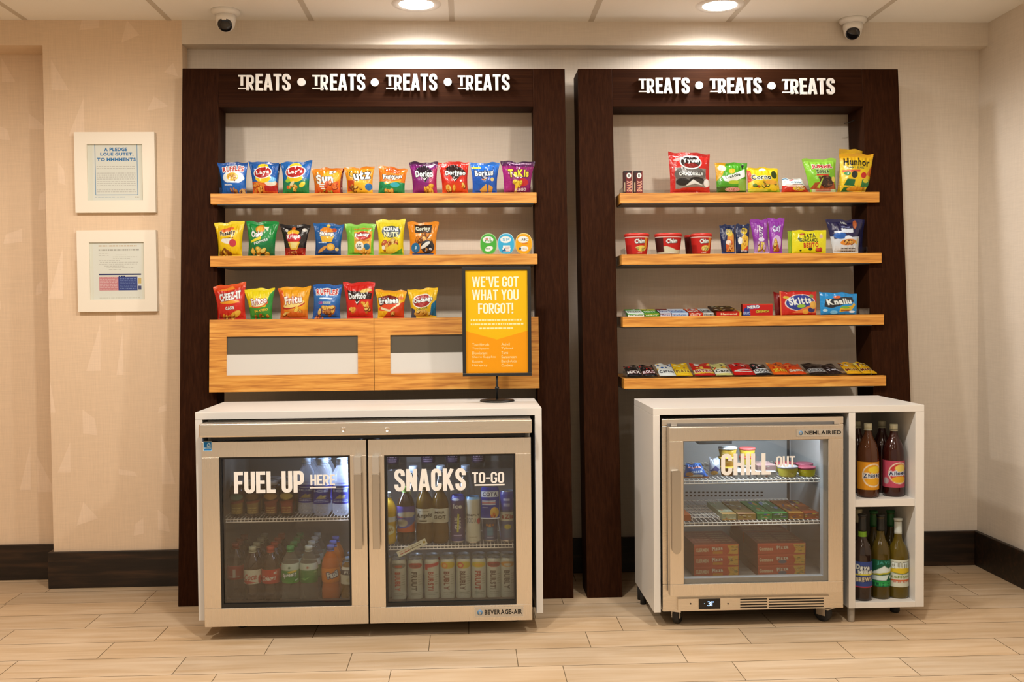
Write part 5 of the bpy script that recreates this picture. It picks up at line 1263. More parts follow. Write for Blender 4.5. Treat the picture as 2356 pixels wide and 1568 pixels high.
# three oval fridge-magnet shaped tubs on the middle left shelf
def oval_tub(u, v, fill, edge, lab, seed):
    zz = SHZ['L'][1]; Y = yb_(zz) - .012; x, zc = PX(u, v, Y); rx, rz = .0365, .046
    t = thing('oval_snack_tub', lab, 'snack tub', (x, Y, zz), 'three oval snack tubs'); n = 48
    def ring(kx, kz, y): return [(kx * math.copysign(abs(math.cos(2 * PI * i / n)) ** .85, math.cos(2 * PI * i / n)), y, rz + kz * math.copysign(abs(math.sin(2 * PI * i / n)) ** .85, math.sin(2 * PI * i / n))) for i in range(n)]
    vs = ring(rx * .86, rz * .86, .045) + ring(rx * .93, rz * .93, .004) + ring(rx, rz, .003) + ring(rx, rz, 0) + ring(rx * .93, rz * .93, -.0006)
    fs = [(k * n + i, k * n + (i + 1) % n, (k + 1) * n + (i + 1) % n, (k + 1) * n + i) for k in range(4) for i in range(n)] + [tuple(range(n))]
    MB().add(vs, fs, 0, True).build('tub', mat('tub_' + edge[1:], A(edge), .4), t)
    a = Art(fill, 150, 190); rd = random.Random(seed)
    a.e(.47, .72, .34, .17, WHT).e(.52, .26, .26, .13, WHT, .2 if seed == 1 else 0)
    if seed == 1: a.t('AL', .5, .72, .5, .2, '#5a9a4a', None, 0, bold=.06).e(.4, .76, .1, .06, '#d88a7a').t('mix', .45, .27, .3, .07, '#4a8a3a')
    if seed == 2: a.t('SP', .5, .72, .46, .14, '#6ab8d8').r(.3, .1, .75, .42, WHT).p([(.2, .12), (.42, .3), (.5, .12)], '#2a6a9a').small(.45, .72, .34, 4, .07, '#b87a7a', 4, .03)
    if seed == 3: a.t('ABC', .55, .72, .4, .14, '#5a4a3a').e(.28, .66, .08, .06, '#f6e8c8').small(.4, .75, .52, 1, .1, '#d8642a', 3, .05).e(.26, .26, .08, .07, '#3a5a6a').t('SOL', .58, .25, .3, .1, '#c8a878')
    U, V = np.meshgrid(np.linspace(0, 1, 40), np.linspace(-1, 1, 60))
    hw = np.sqrt(np.maximum(0, 1 - np.abs(V) ** 2.35)) ** .95
    P = np.stack([(U - .5) * 2 * rx * .93 * hw, np.full_like(U, -.001), rz + V * rz * .93], -1)
    grid_mesh('printed_lid', [P], [a.sample((U - .5) * hw + .5, (V + 1) / 2)], M_PAPER, [40], [60], t)


oval_tub(1124, 559, '#4fae3c', '#a9d88c', 'green oval snack tub, first of the three on the middle shelf', 1)
oval_tub(1164.5, 559, '#3fb0d8', '#a6d9ea', 'sky blue oval snack tub in the middle of three', 2)
oval_tub(1205, 558, '#f3a712', '#f6cd74', 'amber oval snack tub, last of the three beside the frame post', 3)


# third shelf: flat packs and two upright pouches
z = SHZ['R'][2]; Y = yb_(z)
G = 'packs on the third shelf of the narrower stand'
for i, (q, T, lab) in enumerate([
    ([(1793, 670), (1878, 669), (1878, 723), (1796, 723)], .03, 'upright red fruit candy bag with a blue oval, third shelf'),
    ([(1885, 671), (1972, 675), (1970, 722), (1888, 722)], .03, 'upright sky blue candy bag with a black slanted name panel')]):
    stock(q, Y - .012, z, BA[f'r3_{i}'], T, 'candy_bag', lab, 'candy bag', 110 + i, G, pinch=.0, rim=(.0, 1.0), belly=.35)
stock([(1779, 671), (1840, 671), (1840, 722), (1784, 722)], Y + .03, z, Art('#8a1a1a', 60, 60), .02, 'candy_bag', 'dark red candy bag behind the upright red fruit candy bag', 'candy bag', 113, G, pinch=0, nu=30, nv=30)


def lying(u0, u1, zs, art, side, lab, h=.014, d=.125, tilt=.0, name='gum_pack', cat='gum', y=None, group=G):
    yy = (y if y is not None else yshelf(zs) + .022); x0, x1 = PX(u0, 700, yy)[0], PX(u1, 700, yy)[0]
    o = art_box(name, art, x1 - x0 - .0015, d, h, side, ((x0 + x1) / 2, yy, zs), nu=50, nv=50, top=art)
    o.rotation_euler.x = tilt
    return tag(o, lab, cat, group)


def pack_art(base, top, word, ink, spots, seed):
    a = Art(base, 140, 140); a.r(0, .7, 1, 1, top).t(word, .5, .42, .8, .34, ink, None, 0, bold=.06)
    return splash(a, 7, .05, .95, .62, .95, spots, seed, .09)


for u0, u1, base, top, w, ink, sp, side, lab in (
    (1444, 1482, '#f2f2e8', '#49a838', 'FRESH', '#2a5a2a', ['#49a838', '#f2f2e8'], '#4a9a34', 'green and white flat gum pack nearest the frame post'),
    (1482.5, 1517, '#3f8f2c', '#d8c83a', 'MINT', '#e8f0d0', ['#2a4a1a', '#b8d04a'], '#9ac07a', 'green and yellow flat gum pack on the third shelf'),
    (1519, 1545, '#e8e4ee', '#7a1a24', 'SUGAR', '#3a4a9a', ['#7a1a24', '#4a3a5a'], '#5a141c', 'maroon flat gum pack with a white front edge'),
    (1545.5, 1584, '#b8cdea', '#e2e4ee', 'COOL', '#3a62b0', ['#c82a2a', '#cfdcf0'], '#8a96c0', 'pale blue flat gum pack on the third shelf'),
    (1585, 1617, '#c82c1e', '#e8602a', 'HOT', '#f2ead8', ['#f0ece4', '#3a4a8a'], '#8a1a16', 'red and orange flat gum pack on the third shelf'),
    (1617.5, 1642, '#b8b4b0', '#d8d4d0', 'ICE', '#3a3434', ['#3a3a44', '#f2f2f2'], '#8a8686', 'grey flat gum pack on the third shelf')):
    lying(u0, u1, z, pack_art(base, top, w, ink, sp, int(u0)), side, lab, tilt=.155, h=.0135)
a = Art('#c8261c', 200, 90); a.t('Hamond', .5, .5, .66, .5, '#f4ddb8', None, 0, bold=.06).r(.92, 0, 1, 1, '#e8b43a').r(0, .9, 1, 1, '#3a2a1c')
lying(1648, 1706, z, a, '#7a3a1a', 'red flat candy pack under the brown ones, third shelf', h=.017, tilt=.12)
a = Art('#4a3018', 160, 120); splash(a, 14, .05, .95, .1, .95, ['#c8a23a', '#2a1a10', '#e8dcc0'], 4, .08)
o = lying(1640, 1690, z, a, '#3a2414', 'brown and gold candy pack lying on the red flat pack', h=.010, d=.10, y=yshelf(z) + .045); o.location.z = z + .0225; o.rotation_euler.x = .12
x0, zt = PX(1708, 699, Y - .01); x1 = PX(1777, 699, Y - .01)[0]
a = Art('#c8221e', 200, 110); a.p([(0, 0), (.26, 0), (.22, .8), (.05, .6)], '#2c3a8a').t('NERD', .36, .74, .4, .26, WHT, '#2c3a8a', .08, 4, bold=.06).t('ERIC', .14, .22, .22, .22, '#c8d0f0').t('CRUNCH', .66, .36, .44, .2, '#e8c23a', '#4a1a12', .06, 3, bold=.05).r(0, .92, 1, 1, '#e0482a')
tag(art_box('candy_carton', a, x1 - x0, .03, zt - z, '#6a1612', ((x0 + x1) / 2, Y - .014, z), top=Art('#d8502a', 20, 20)), 'small upright red candy carton with a blue corner, third shelf', 'candy box', G)

# lowest shelf: candy bars leaning back on one another
z = SHZ['R'][3]; G = 'candy bars on the lowest shelf'


def candy_bar(u0, u1, v_top, art, lab, seed, L=.135, T=.017, name='candy_bar'):
    yy = yshelf(z) + .018
    x0, x1 = PX(u0, 860, yy)[0], PX(u1, 860, yy)[0]; w = (x1 - x0) / 2
    o = pouch(name, art, (-w, 0), (w, 0), (w, L), (-w, L), T, rim=(.06, .94), pinch=.03, seed=seed, nu=44, nv=80)
    y1 = yy + L * .93; zt = PX(u0, v_top, y1)[1]; t = math.asin(max(.05, min(.6, (zt - z) / L)))
    o.location = ((x0 + x1) / 2, yy, z + T * .5 * math.cos(t) + .0005); o.rotation_euler = (-(PI / 2 - t), 0, 0)
    return tag(o, lab, 'candy bar', G)


def bar_art(base, band, word, ink, out, sp, seed, back=None):
    a = Art(base, 120, 260); back and a.r(0, .6, 1, 1, back)
    a.p([(0, .10), (1, .14), (1, .46), (0, .40)], band).t(word, .5, .28, .86, .20, ink, out, .04, 3, bold=.06); splash(a, 10, .0, 1, .5, .95, sp, seed, .10)
    return a.r(0, 0, 1, .045, base)


for k, (u0, u1, vt, base, band, w, ink, out, sp, lab) in enumerate((
    (1444, 1479, 846, '#221c1c', '#2a2222', 'MXX', WHT, '#8a1a18', ['#8a8080', '#c8261e', '#1a1616'], 'black candy bar with white lettering nearest the frame post'),
    (1480, 1513, 845, '#1f1a1a', '#3a2422', 'ROLO', '#e8dcdc', '#a8201c', ['#5a4a4a', '#c8261e'], 'black candy bar with a red mark, second on the lowest shelf'),
    (1518, 1556, 842, '#e8e2d8', '#f0ece4', 'Caram', '#3a3a44', WHT, ['#2f62a8', '#f0b83a', '#2a4a8a'], 'white and blue candy bar with a golden end'),
    (1556.5, 1594, 841, '#f0b81c', '#f6c82a', 'PLATA', '#7a3a10', '#f6dc6a', ['#f4d87a', '#b88a3a', '#e89a1c'], 'yellow candy bar beside the white and blue one'),
    (1600, 1646, 841, '#c8281e', '#e8b83a', 'BITES', '#a81c1c', WHT, ['#e8c04a', '#f2e8d8', '#c83a2a'], 'red and gold striped candy bar on the lowest shelf'),
    (1648, 1686, 841, '#d8c87a', '#e8e0cc', 'Cann', '#3a2c1c', WHT, ['#2a2420', '#e8b43a', '#c8281e'], 'cream candy bar with gold flecks before the red bar'),
    (1690, 1739, 841, '#c81f1c', '#d8261e', 'C', '#f2e0d8', None, ['#2a1c1c', '#d83a30', '#f2e8e4'], 'bright red candy bar with a white curl'),
    (1740, 1776, 842, '#2a2222', '#e8e4e0', 'COOK', '#2a2626', None, ['#d8d0cc', '#c8281e', '#1c1818'], 'black and white candy bar beside the bright red one'),
    (1781, 1818, 839, '#e8601c', '#ee6a1e', 'Zin', '#f2c83a', '#a82a14', ['#c8281e', '#f0a03a', '#7a3a1a'], 'orange candy bar with yellow lettering'),
    (1819, 1857, 841, '#e04a1c', '#e8521e', 'Sams', '#f2dcc0', '#8a2412', ['#c82a1c', '#ee8a3a'], 'red-orange candy bar with cream lettering'),
    (1864, 1907, 841, '#2c1e1a', '#8a7c78', 'Snikker', '#2a1e1c', '#e0dad8', ['#1a1212', '#4a3a34'], 'dark brown candy bar with silver lettering'),
    (1908, 1940, 842, '#33221e', '#3a2826', 'Twig', '#d8ccd0', None, ['#1f1614', '#6a5654'], 'dark brown candy bar beside the silver lettered one'),
    (1950, 1984, 838, '#f0a81c', '#f4b426', 'Musk', '#8a2a1a', '#f6dc7a', ['#6a2430', '#e8d8e0', '#e8c03a'], 'golden candy bar with brown patches near the end'),
    (1985, 2018, 838, '#f0b01c', '#f0a81c', 'Meets', '#7a2418', '#f6e08a', ['#7a2a34', '#f2e07a', '#f2e8c0'], 'golden candy bar, last on the lowest shelf'))):
    candy_bar(u0, u1, vt, bar_art(base, band, w, ink, out, sp, k), lab, 200 + k)

# ------------------------------------------------------------------ drinks and frozen snacks inside the coolers, bottles in the cubbies
def pet(R, H, neck=.0115, shoulder=.63, waist=.92, foot=.80):
    s = H * shoulder
    return [(R * foot * .6, 0), (R * foot, .002), (R * .97, .012), (R, .024), (R, H * .24), (R * waist, H * .33), (R * .985, H * .40), (R, H * .42), (R, s),
            (R * .97, s + H * .05), (R * .84, s + H * .125), (R * .62, s + H * .19), (R * .43, s + H * .235), (neck, H * .905), (neck, H * .93)]


def bottle(name, label, cat, group, R, H, body_m, cap_col, art=None, lab=(.40, .66), prof=None, cap=(.0145, .075), lab_m=None, span=1.0, ring=None, capsule=None):
    t = thing(name, label, cat, (0, 0, 0), group)
    P = prof or pet(R, H)
    MB().lathe(P, 26).build('bottle_body', body_m, t)
    zs = np.array([p[1] for p in P]); rs = np.array([p[0] for p in P])
    if art is not None:
        z0, z1 = lab[0] * H, lab[1] * H
        pr = [(float(np.interp(z, zs, rs)), z) for z in np.linspace(z0, z1, 8)]
        wrap('label', art, pr, lab_m or M_PAPER, t, span=span, n=64, rows=36)
    cr, ch = cap[0], cap[1] * H; zt = zs[-1]
    m = mat('cap_' + cap_col[1:], A(cap_col), .4)
    if capsule:
        z0 = capsule * H; pr = [(float(np.interp(z, zs, rs)) + .0009, z) for z in np.linspace(z0, zt, 8)] + [(float(rs[-1]) + .002, zt + .0005), (float(rs[-1]) + .002, zt + .006), (.0005, zt + .007)]
        MB().lathe(pr, 22).build('capsule', m, t)
    else:
        MB().lathe([(cr, zt - ch * .35), (cr, zt + ch * .55), (cr * .9, zt + ch * .65)], 22).build('cap', m, t)
        MB().lathe([(cr * 1.03, zt - ch * .62), (cr * 1.03, zt - ch * .42)], 22).build('cap_ring', m, t)
    return t


def put(t, u, v, Y, z):
    t.location = (PX(u, v, Y)[0], Y, z); return t


def column(proto, u, v, Y, z, n, dy, labels):
    "a column of like bottles running back from the glass"
    x = PX(u, v, Y)[0]; proto.location = (x, Y, z); proto['label'] = labels[0]
    for k in range(1, n): dup(proto, (x, Y + k * dy, z), labels[k], rotz=.25 * ((k * 7) % 5 - 2))


ORD = ['front', 'second', 'third', 'rearmost']
CLEAR = M_PET
COLA = liquid_mat('cola', (.024, .011, .006), .92)
ORANGE = liquid_mat('orange_soda', (.60, .15, .008), .66)
AMBER = liquid_mat('amber_tea', (.17, .10, .014), .50)
GOLDEN = liquid_mat('golden_tea', (.35, .20, .03), .40)
Yf = 3.905
a1 = Art('#b8281e', 200, 100); a1.t('1', .5, .45, .1, .6, '#e8dccc', None, 0, bold=.06).small(.3, .7, .2, 1, .2, '#e8dccc', 2, .05)
a2 = Art('#e2d6bc', 200, 100); a2.t('Coca', .46, .5, .5, .44, '#b8281e', None, .1, bold=.03, skew=.3).p([(.0, .2), (.3, .0), (.7, .1), (.4, .26)], '#c8382c').e(.86, .3, .1, .3, '#c8382c')
a3 = Art('#c8321f', 200, 100); a3.t('Colaorz', .48, .40, .54, .34, '#f0e4d4', None, .08, bold=.03, skew=.3).t('el', .72, .78, .12, .22, '#f0e4d4')
a4 = Art('#2f8f36', 200, 150); a4.r(0, .66, 1, 1, '#cfd6c2').g(0, .3, '#46a83a', '#2a8a36').t('Spremy', .5, .42, .56, .26, '#f4f4ee', '#1c5a2a', .16, 3, bold=.05, skew=.2).e(.62, .60, .18, .05, '#f0c832', .2).e(.5, .8, .05, .06, '#4a6a4a').e(.78, .16, .08, .03, '#e8f0e0', .4)
a5 = Art('#2a7f34', 200, 150); a5.r(0, .66, 1, 1, '#cfd6c2').e(.5, .80, .05, .06, '#b05a4a').p([(.2, .2), (.4, .28), (.36, .2), (.6, .34), (.4, .14)], '#7ac06a').e(.8, .56, .06, .05, '#8ab86a')
a6 = Art('#f08418', 200, 110); a6.t('Fauii', .62, .56, .42, .44, '#f6f0e4', '#1c2a5a', .25, 7, bold=.05)
a7 = Art('#e8dcc0', 200, 150); a7.r(0, .55, 1, .85, '#23283a').t('FIZZ', .6, .70, .5, .16, '#f0e8d8', None, 0, bold=.05).e(.62, .25, .2, .14, '#d8cba4')
COL = [('cola bottle with a red label and red cap', 'cola_bottle', COLA, '#a8261e', a1, 543, 3.975, 3), ('cola bottle with a cream and red label', 'cola_bottle', COLA, '#c8bfa0', a2, 582, Yf, 4), ('cola bottle with a solid red label', 'cola_bottle', COLA, '#c8442a', a3, 623.5, Yf, 4),
       ('clear soda bottle with white lettering on its green label', 'soda_bottle', M_SODA, '#3fa35c', a4, 669, Yf, 4), ('clear soda bottle with a plain green label', 'soda_bottle', M_SODA, '#e0e0d8', a5, 711, Yf, 4), ('orange soda bottle with an orange label', 'soda_bottle', ORANGE, '#6a78c8', a6, 761, Yf, 3), ('golden drink bottle with a dark banded label', 'soda_bottle', GOLDEN, '#9ab8d8', a7, 802.5, Yf, 3)]
for d, nm, m, cc, art, u, y, n in COL:
    H = .226 if u != 802.5 else .178
    lb = (.37, .70) if art in (a4, a5) else (.37, .61)
    if u == 802.5: lb = (.42, .78)
    p = bottle(nm, '', 'bottle', 'soda bottles on the floor of the two-door cooler', .0345 if u != 802.5 else .031, H, m, cc, art, lb)
    column(p, u, 1320, y, LFLOOR, n, .0755, [f'{ORD[k]} {d}, cooler floor' for k in range(n)])

# short juices and water on the left wire shelf
def tumbler_prof(R, H): return [(R * .80, 0), (R * .86, .003), (R * .90, H * .5), (R, H * .58), (R, H * .80), (R * .9, H * .88), (R * .72, H * .93)]


G = 'short juice bottles on the left wire shelf'
for u, c1, c2, lab in ((547, '#8a6a2a', '#5a7a6a', 'short dark juice bottle with a gold label at the far end of the shelf'), (583, '#8a6a3a', '#6a4a22', 'short dark juice bottle, second along the wire shelf'),
                       (625, '#7a3a24', '#a87a3a', 'short dark juice bottle with a reddish label under the word UP'), (661, '#8a3a26', '#b89a4a', 'short dark juice bottle with a red and gold label by the water')):
    a = Art('#3a2018', 120, 140); a.p([(.2, 0), (.8, 0), (.8, .55), (.2, .45)], c1).e(.5, .75, .3, .14, c2).p([(.1, .5), (.9, .62), (.9, .5), (.1, .4)], '#7a2f1c').small(.3, .7, .25, 3, .1, '#c8a860', 3, .04)
    t = thing('juice_bottle', lab, 'bottle', (0, 0, 0), G); P = tumbler_prof(.031, .128)
    MB().lathe(P, 26).build('bottle_body', COLA, t)
    wrap('label', a, [(P[2][0] * .96, .012), (P[2][0] * 1.0, .060), (P[3][0], .076), (P[4][0], .10)], M_PAPER, t, n=60, rows=30)
    MB().lathe([(.0225, .117), (.0225, .134), (.021, .137)], 24).build('cap', mat('cap_smoke', (.32, .34, .36), .3), t)
    put(t, u, 1150, 3.915, LSH1)
    dup(t, (t.location.x, 3.99, LSH1), lab.replace('short dark juice bottle', 'rear short dark juice bottle'))
aw = Art('#23309a', 160, 150); aw.r(.1, .84, .8, .90, '#c8d0f0').t('ICE', .5, .72, .4, .12, '#cfd6f4', None, 0, bold=.05).p([(.35, .28), (.5, .52), (.66, .28)], '#b0a070').small(.3, .72, .2, 2, .08, '#c8cff0', 3, .04).e(.6, .42, .05, .05, '#d8c890')
G = 'water bottles on the left wire shelf'
for u, y, lab in ((706, 3.935, 'water bottle with a blue label, nearest the dark juices'), (741, 3.90, 'water bottle with a blue label under the word HERE'), (785, 3.90, 'water bottle with a blue label, nearest the door handle')):
    p = bottle('water_bottle', lab, 'bottle', G, .0335, .222, M_WATER, '#e4e8f0', aw, (.22, .53), cap=(.0165, .09), span=.72)
    put(p, u, 1150, y, LSH1)
    for k in (1, 2): dup(p, (p.location.x, y + .075 * k, LSH1), lab.replace('water bottle', ('second', 'third')[k - 1] + ' row water bottle'))

# right wire shelf
aY = Art('#e8b81c', 140, 200); aY.r(0, .62, 1, .82, '#e8e4d8').e(.5, .3, .34, .2, '#f0e4b0').t('Zest', .5, .3, .5, .16, '#a87a14', None, .2, bold=.05)
aB = Art('#5a5aa8', 160, 190); aB.r(0, .8, 1, 1, '#5a4a9a').e(.55, .68, .42, .10, '#d8ccb4').p([(0, 0), (1, 0), (1, .5), (.5, .16), (0, .12)], '#c8562a').e(.35, .36, .24, .15, '#c8bca4').p([(.6, .2), (1, .4), (1, .7), (.7, .55)], '#4a6ab0').r(0, .56, .4, .6, '#d8502a')
aT = Art('#e6ddc6', 160, 110); aT.t('Anpio', .5, .5, .7, .4, '#23241c', None, .06, bold=.05, skew=.2).small(.3, .7, .82, 1, .1, '#3a3a2a', 3, .06).r(.3, .1, .6, .2, '#3a3a2a')
aT2 = Art('#e6ddc6', 160, 110); aT2.t('MRR', .5, .74, .4, .18, '#3a3424', None, 0).t('GOT', .5, .4, .5, .26, '#5a5444', None, 0, bold=.05)
G = 'drinks on the right wire shelf'
put(bottle('juice_bottle', 'yellow juice bottle beside the left edge of the SNACKS door', 'bottle', G, .033, .205, liquid_mat('yellow_juice', (.75, .52, .04), .7), '#d8dce4', aY, (.15, .62)), 892, 1190, Yf, LSH2)
put(bottle('tea_bottle', 'dark bottle with a purple, orange and blue label', 'bottle', G, .0345, .226, COLA, '#7a9a3a', aB, (.22, .66)), 934, 1190, Yf, LSH2)
put(bottle('tea_bottle', 'amber bottle with a white label, left of the matching pair', 'bottle', G, .034, .232, AMBER, '#7a6a4a', aT, (.36, .60)), 977, 1190, Yf, LSH2)
put(bottle('tea_bottle', 'amber bottle with a white label, right of the matching pair', 'bottle', G, .034, .232, AMBER, '#8a7a5a', aT2, (.36, .60)), 1012.5, 1190, Yf, LSH2)


def can_proto(name, label, group, R, H, art, lid='#c8c4bc', m=None):
    t = thing(name, label, 'can', (0, 0, 0), group)
    MB().lathe([(R * .70, .0), (R * .74, .0015), (R * .8, .004), (R, .011)], 32).build('base', M_CHROME, t)
    wrap('can_body', art, [(R, .011), (R, H - .014), (R * .97, H - .009), (R * .86, H - .002)], m or M_CAN, t, n=96, rows=90, grow=0)
    top = MB().lathe([(R * .86, H - .002), (R * .88, H), (R * .83, H), (R * .80, H - .005), (.0005, H - .005)], 32, cap=False).build('lid', mat('lid_' + lid[1:], A(lid), .3, metal=.7), t)
    MB().lathe([(R * .30, H - .0045), (R * .30, H - .003), (.0005, H - .003)], 18, c=(0, -R * .22, 0), sq=1).build('tab', M_CHROME, top)
    return t


a = Art('#4a3a68', 160, 300); a.r(0, .9, 1, 1, '#3a4ab0').e(.4, .93, .18, .03, '#dfe6ff').t('Ice', .5, .78, .42, .10, '#e8e0d0', None, 0, bold=.05).t('GRAPE', .5, .40, .5, .16, '#d8d0c8', None, PI / 2, bold=.03).p([(.46, .2), (.54, .2), (.58, .6), (.5, .62)], '#c8c23a').r(.3, .12, .7, .14, '#b8a8d0').g(0, .12, '#3a3a80', '#4a3a68')
put(can_proto('drink_can', 'purple drink can with a blue top on the right wire shelf', G, .0285, .186, a, '#4a5ac0'), 1053, 1190, Yf, LSH2)
a = Art('#d6cbb2', 160, 300); a.t('SIMPLY', .5, .60, .7, .05, '#3a3a3a', None, 0, bold=.05).t('SODA', .42, .48, .5, .12, '#8a8a84', None, 0, bold=.05).e(.80, .46, .12, .07, '#c83a3a').small(.3, .7, .1, 1, .1, '#8a8070', 3, .015).r(0, .955, 1, 1, '#7ab0d8')
put(can_proto('drink_can', 'plain cream white drink can on the right wire shelf', G, .0285, .182, a, '#8ab8dc'), 1088.5, 1190, Yf - .012, LSH2)
a = Art('#3a4a78', 160, 260); a.r(0, .8, 1, 1, '#2a3a9a').t('ego', .5, .34, .4, .07, '#d8903a', None, 0, bold=.05).r(.36, .1, .64, .3, '#3a7a98').small(.35, .65, .06, 1, .1, '#b0b8d0', 3, .02)
p = can_proto('drink_can', 'blue drink can wearing a royal blue front card', G, .0295, .178, a, '#3a4ab0'); put(p, 1127, 1190, Yf + .012, LSH2)
ac = Art('#1c3aa8', 160, 220); ac.r(.04, .68, .96, .86, '#f0f0f4').t('COTA', .5, .77, .8, .13, '#1c2a6a', None, 0, bold=.06).r(.06, .54, .80, .575, '#eef0f6').r(.06, .485, .80, .52, '#e89a8a').r(.06, .44, .80, .47, '#eef0f6').e(.74, .2, .24, .17, '#eebc5a').chips(.64, .14, .1, .05, 4, .07, ('#c83a1a', '#e8622a', '#e8802a'), 4).small(.08, .4, .36, 1, .1, '#c8d0f0', 3, .02).r(0, 0, 1, .03, '#e8ecf6')
x0, zt = PX(1106, 1120, 3.862); x1, zb = PX(1149, 1193, 3.862)
U, V = np.meshgrid(np.linspace(0, 1, 60), np.linspace(0, 1, 90))
hw = np.where(V > .86, np.sqrt(np.maximum(0, 1 - ((V - .86) / .14) ** 2)) * .25 + .75, 1)
Pq = np.stack([(U - .5) * (x1 - x0) * hw, .010 * (2 * U - 1) ** 2, V * (zt - zb)], -1)
o = grid_mesh('product_card', [Pq, Pq[:, ::-1] + np.array([0, .0008, 0])], [ac.sample(U, V)] * 2, M_CARD, [60, 60], [90, 90], p, ((x0 + x1) / 2 - p.location.x, 3.862 - p.location.y, zb - LSH2))
a = Art('#4a5680', 160, 260); a.r(0, .62, 1, 1, '#2f3f9c').r(0, .40, 1, .58, '#e2d8c0').t('aZia', .5, .49, .6, .10, '#a8302a', None, 0, bold=.05).e(.5, .28, .16, .05, '#c8b23a').r(.35, .05, .65, .22, '#4a6a90').r(.3, .82, .6, .86, '#c8c8e8').r(.3, .7, .6, .76, '#b8b8e0')
put(can_proto('drink_can', 'blue drink can with a cream band, nearest the right door edge', G, .0285, .20, a, '#b8bcc8'), 1167.5, 1190, Yf, LSH2)
# taller bottles in the row behind, and tumblers on the rear ledge
p = bottle('water_bottle', 'tall clear bottle in the rear row above the letter N', 'bottle', 'tall bottles in the rear row', .036, .285, CLEAR, '#dcdfe4', None, cap=(.018, .07)); put(p, 951, 1060, 4.06, LSH2)
dup(p, (PX(1014, 1060, 4.06)[0], 4.06, LSH2), 'tall clear bottle in the rear row above the letter K')
dup(p, (PX(1071, 1060, 4.06)[0], 4.06, LSH2), 'tall clear bottle in the rear row left of TO-GO')
zl = PX(1050, 1076, 4.20)[1]
led = MB().box(LMID + .03, LBX1 - .034, 4.19, 4.385, zl - .004, zl).build('glass_ledge', M_ACRYL, bpy.data.objects['glass_door_cooler'], org=tuple(bpy.data.objects['glass_door_cooler'].location))
for u, lab in ((903, 'clear tumbler with dark print above the letter S'), (985, 'clear tumbler with dark print above the letter A'), (1042, 'clear tumbler on the rear ledge above the last S'), (1100, 'clear tumbler with pink print above TO-GO')):
    t = thing('plastic_tumbler', lab, 'tumbler', (PX(u, 1060, 4.25)[0], 4.25, zl), 'tumblers on the rear ledge')
    MB().lathe([(.028, 0), (.037, .095), (.0355, .095), (.027, .003)], 28).build('tumbler_body', CLEAR, t)
    aa = Art('#3a2a3a', 100, 100); aa.t('MIX', .5, .6, .6, .3, '#d8b0b8').small(.2, .8, .3, 2, .15, '#c8a0b0', 3, .06)
    wrap('print_band', aa, [(.0292, .018), (.035, .075)], M_PAPER, t, span=.35, n=30, rows=20)

# white cans on the floor under the right wire shelf
G = 'white drink cans on the cooler floor'
VAR = [('#8a8478', '#c8502a', '#c83a1c', 'with a grey top band and orange mark'), ('#b8342c', '#8a2420', '#23201c', 'with a dark red oval'), ('#c8343a', '#c8343a', '#a82a1e', 'with a slanted red band'), ('#d8b82a', '#e8822a', '#7a2418', 'with an orange slice on yellow'),
       ('#d0b42a', '#d8423a', '#4a2018', 'with a red slice on yellow'), ('#d8bc2a', '#e8a82a', '#a82a1c', 'with a yellow band only'), ('#a8302c', '#7a201c', '#3a1c18', 'with a maroon oval'), ('#d8922a', '#d8cbb0', '#23201c', 'with a small orange corner')]
for k, (u, (c1, c2, ink, d)) in enumerate(zip((918, 956, 994, 1030, 1066.5, 1101.5, 1136.5, 1168), VAR)):
    a = Art('#cfc9b4', 180, 320)
    if k in (3, 4): a.e(.5, .86, .42, .09, c1).e(.36, .85, .15, .075, c2).e(.36, .85, .09, .045, '#f2c06a')
    elif k == 2: a.p([(.1, .78), (.9, .86), (.9, .94), (.1, .88)], c1).r(.1, .74, .3, .8, c1)
    else: a.e(.5, .86, .38, .07, c1).e(.5, .85, .18, .035, c2)
    a.t(('BUUBLY', 'FRUUT', 'BURSTI', 'BUBLY')[k % 4], .45, .46, .85, .15, ink, None, -PI / 2, bold=.05).small(.64, .84, .62, 5, .06, '#8a8270', k, .012).small(.3, .8, .16, 2, .045, '#7a7464', k + 9, .014)
    p = can_proto('drink_can', f'front white can {d}', G, .0285, .164, a); put(p, u, 1330, Yf - .002, LFLOOR)
    dup(p, (p.location.x, Yf + .066, LFLOOR), f'rear white can {d}', rotz=.15)
p = can_proto('drink_can', 'front white can half hidden by the left door edge', G, .0285, .164, Art('#b8b2a0', 60, 60)); put(p, 887, 1330, Yf + .03, LFLOOR)

# ---- frozen snacks in the single-door cooler
G = 'frozen snacks on the upper wire shelf'
z = SSH1; Yq = 3.92
a = Art('#2a62b0'); a.r(.1, .70, .9, .78, '#c87a6a').t('CREAM', .55, .46, .6, .14, '#e8eef6', None, .05, bold=.06).e(.5, .16, .3, .12, '#e8d8c8').e(.2, .3, .16, .14, '#d8904a').g(.9, 1, '#5a8ac8', '#5a8ac8').r(0, 0, 1, .08, '#c87a3a')
o = stock([(1578, 1066), (1612, 1064), (1632, 1100), (1570, 1100)], Yq, z, a, .05, 'frozen_snack_bag', 'blue frozen snack bag at the handle end of the upper shelf', 'frozen snack', 301, G)
a = Art('#b8b4bc'); a.p([(.0, .3), (.5, .6), (.9, .4), (.6, .2)], '#4a4a7a').e(.6, .75, .3, .12, '#e8e8ee').e(.4, .2, .3, .12, '#d8a04a')
stock([(1632, 1052), (1656, 1054), (1660, 1098), (1630, 1098)], Yq + .03, z, a, .03, 'frozen_snack_bag', 'grey and violet frozen snack bag left of the letter C', 'frozen snack', 302, G)


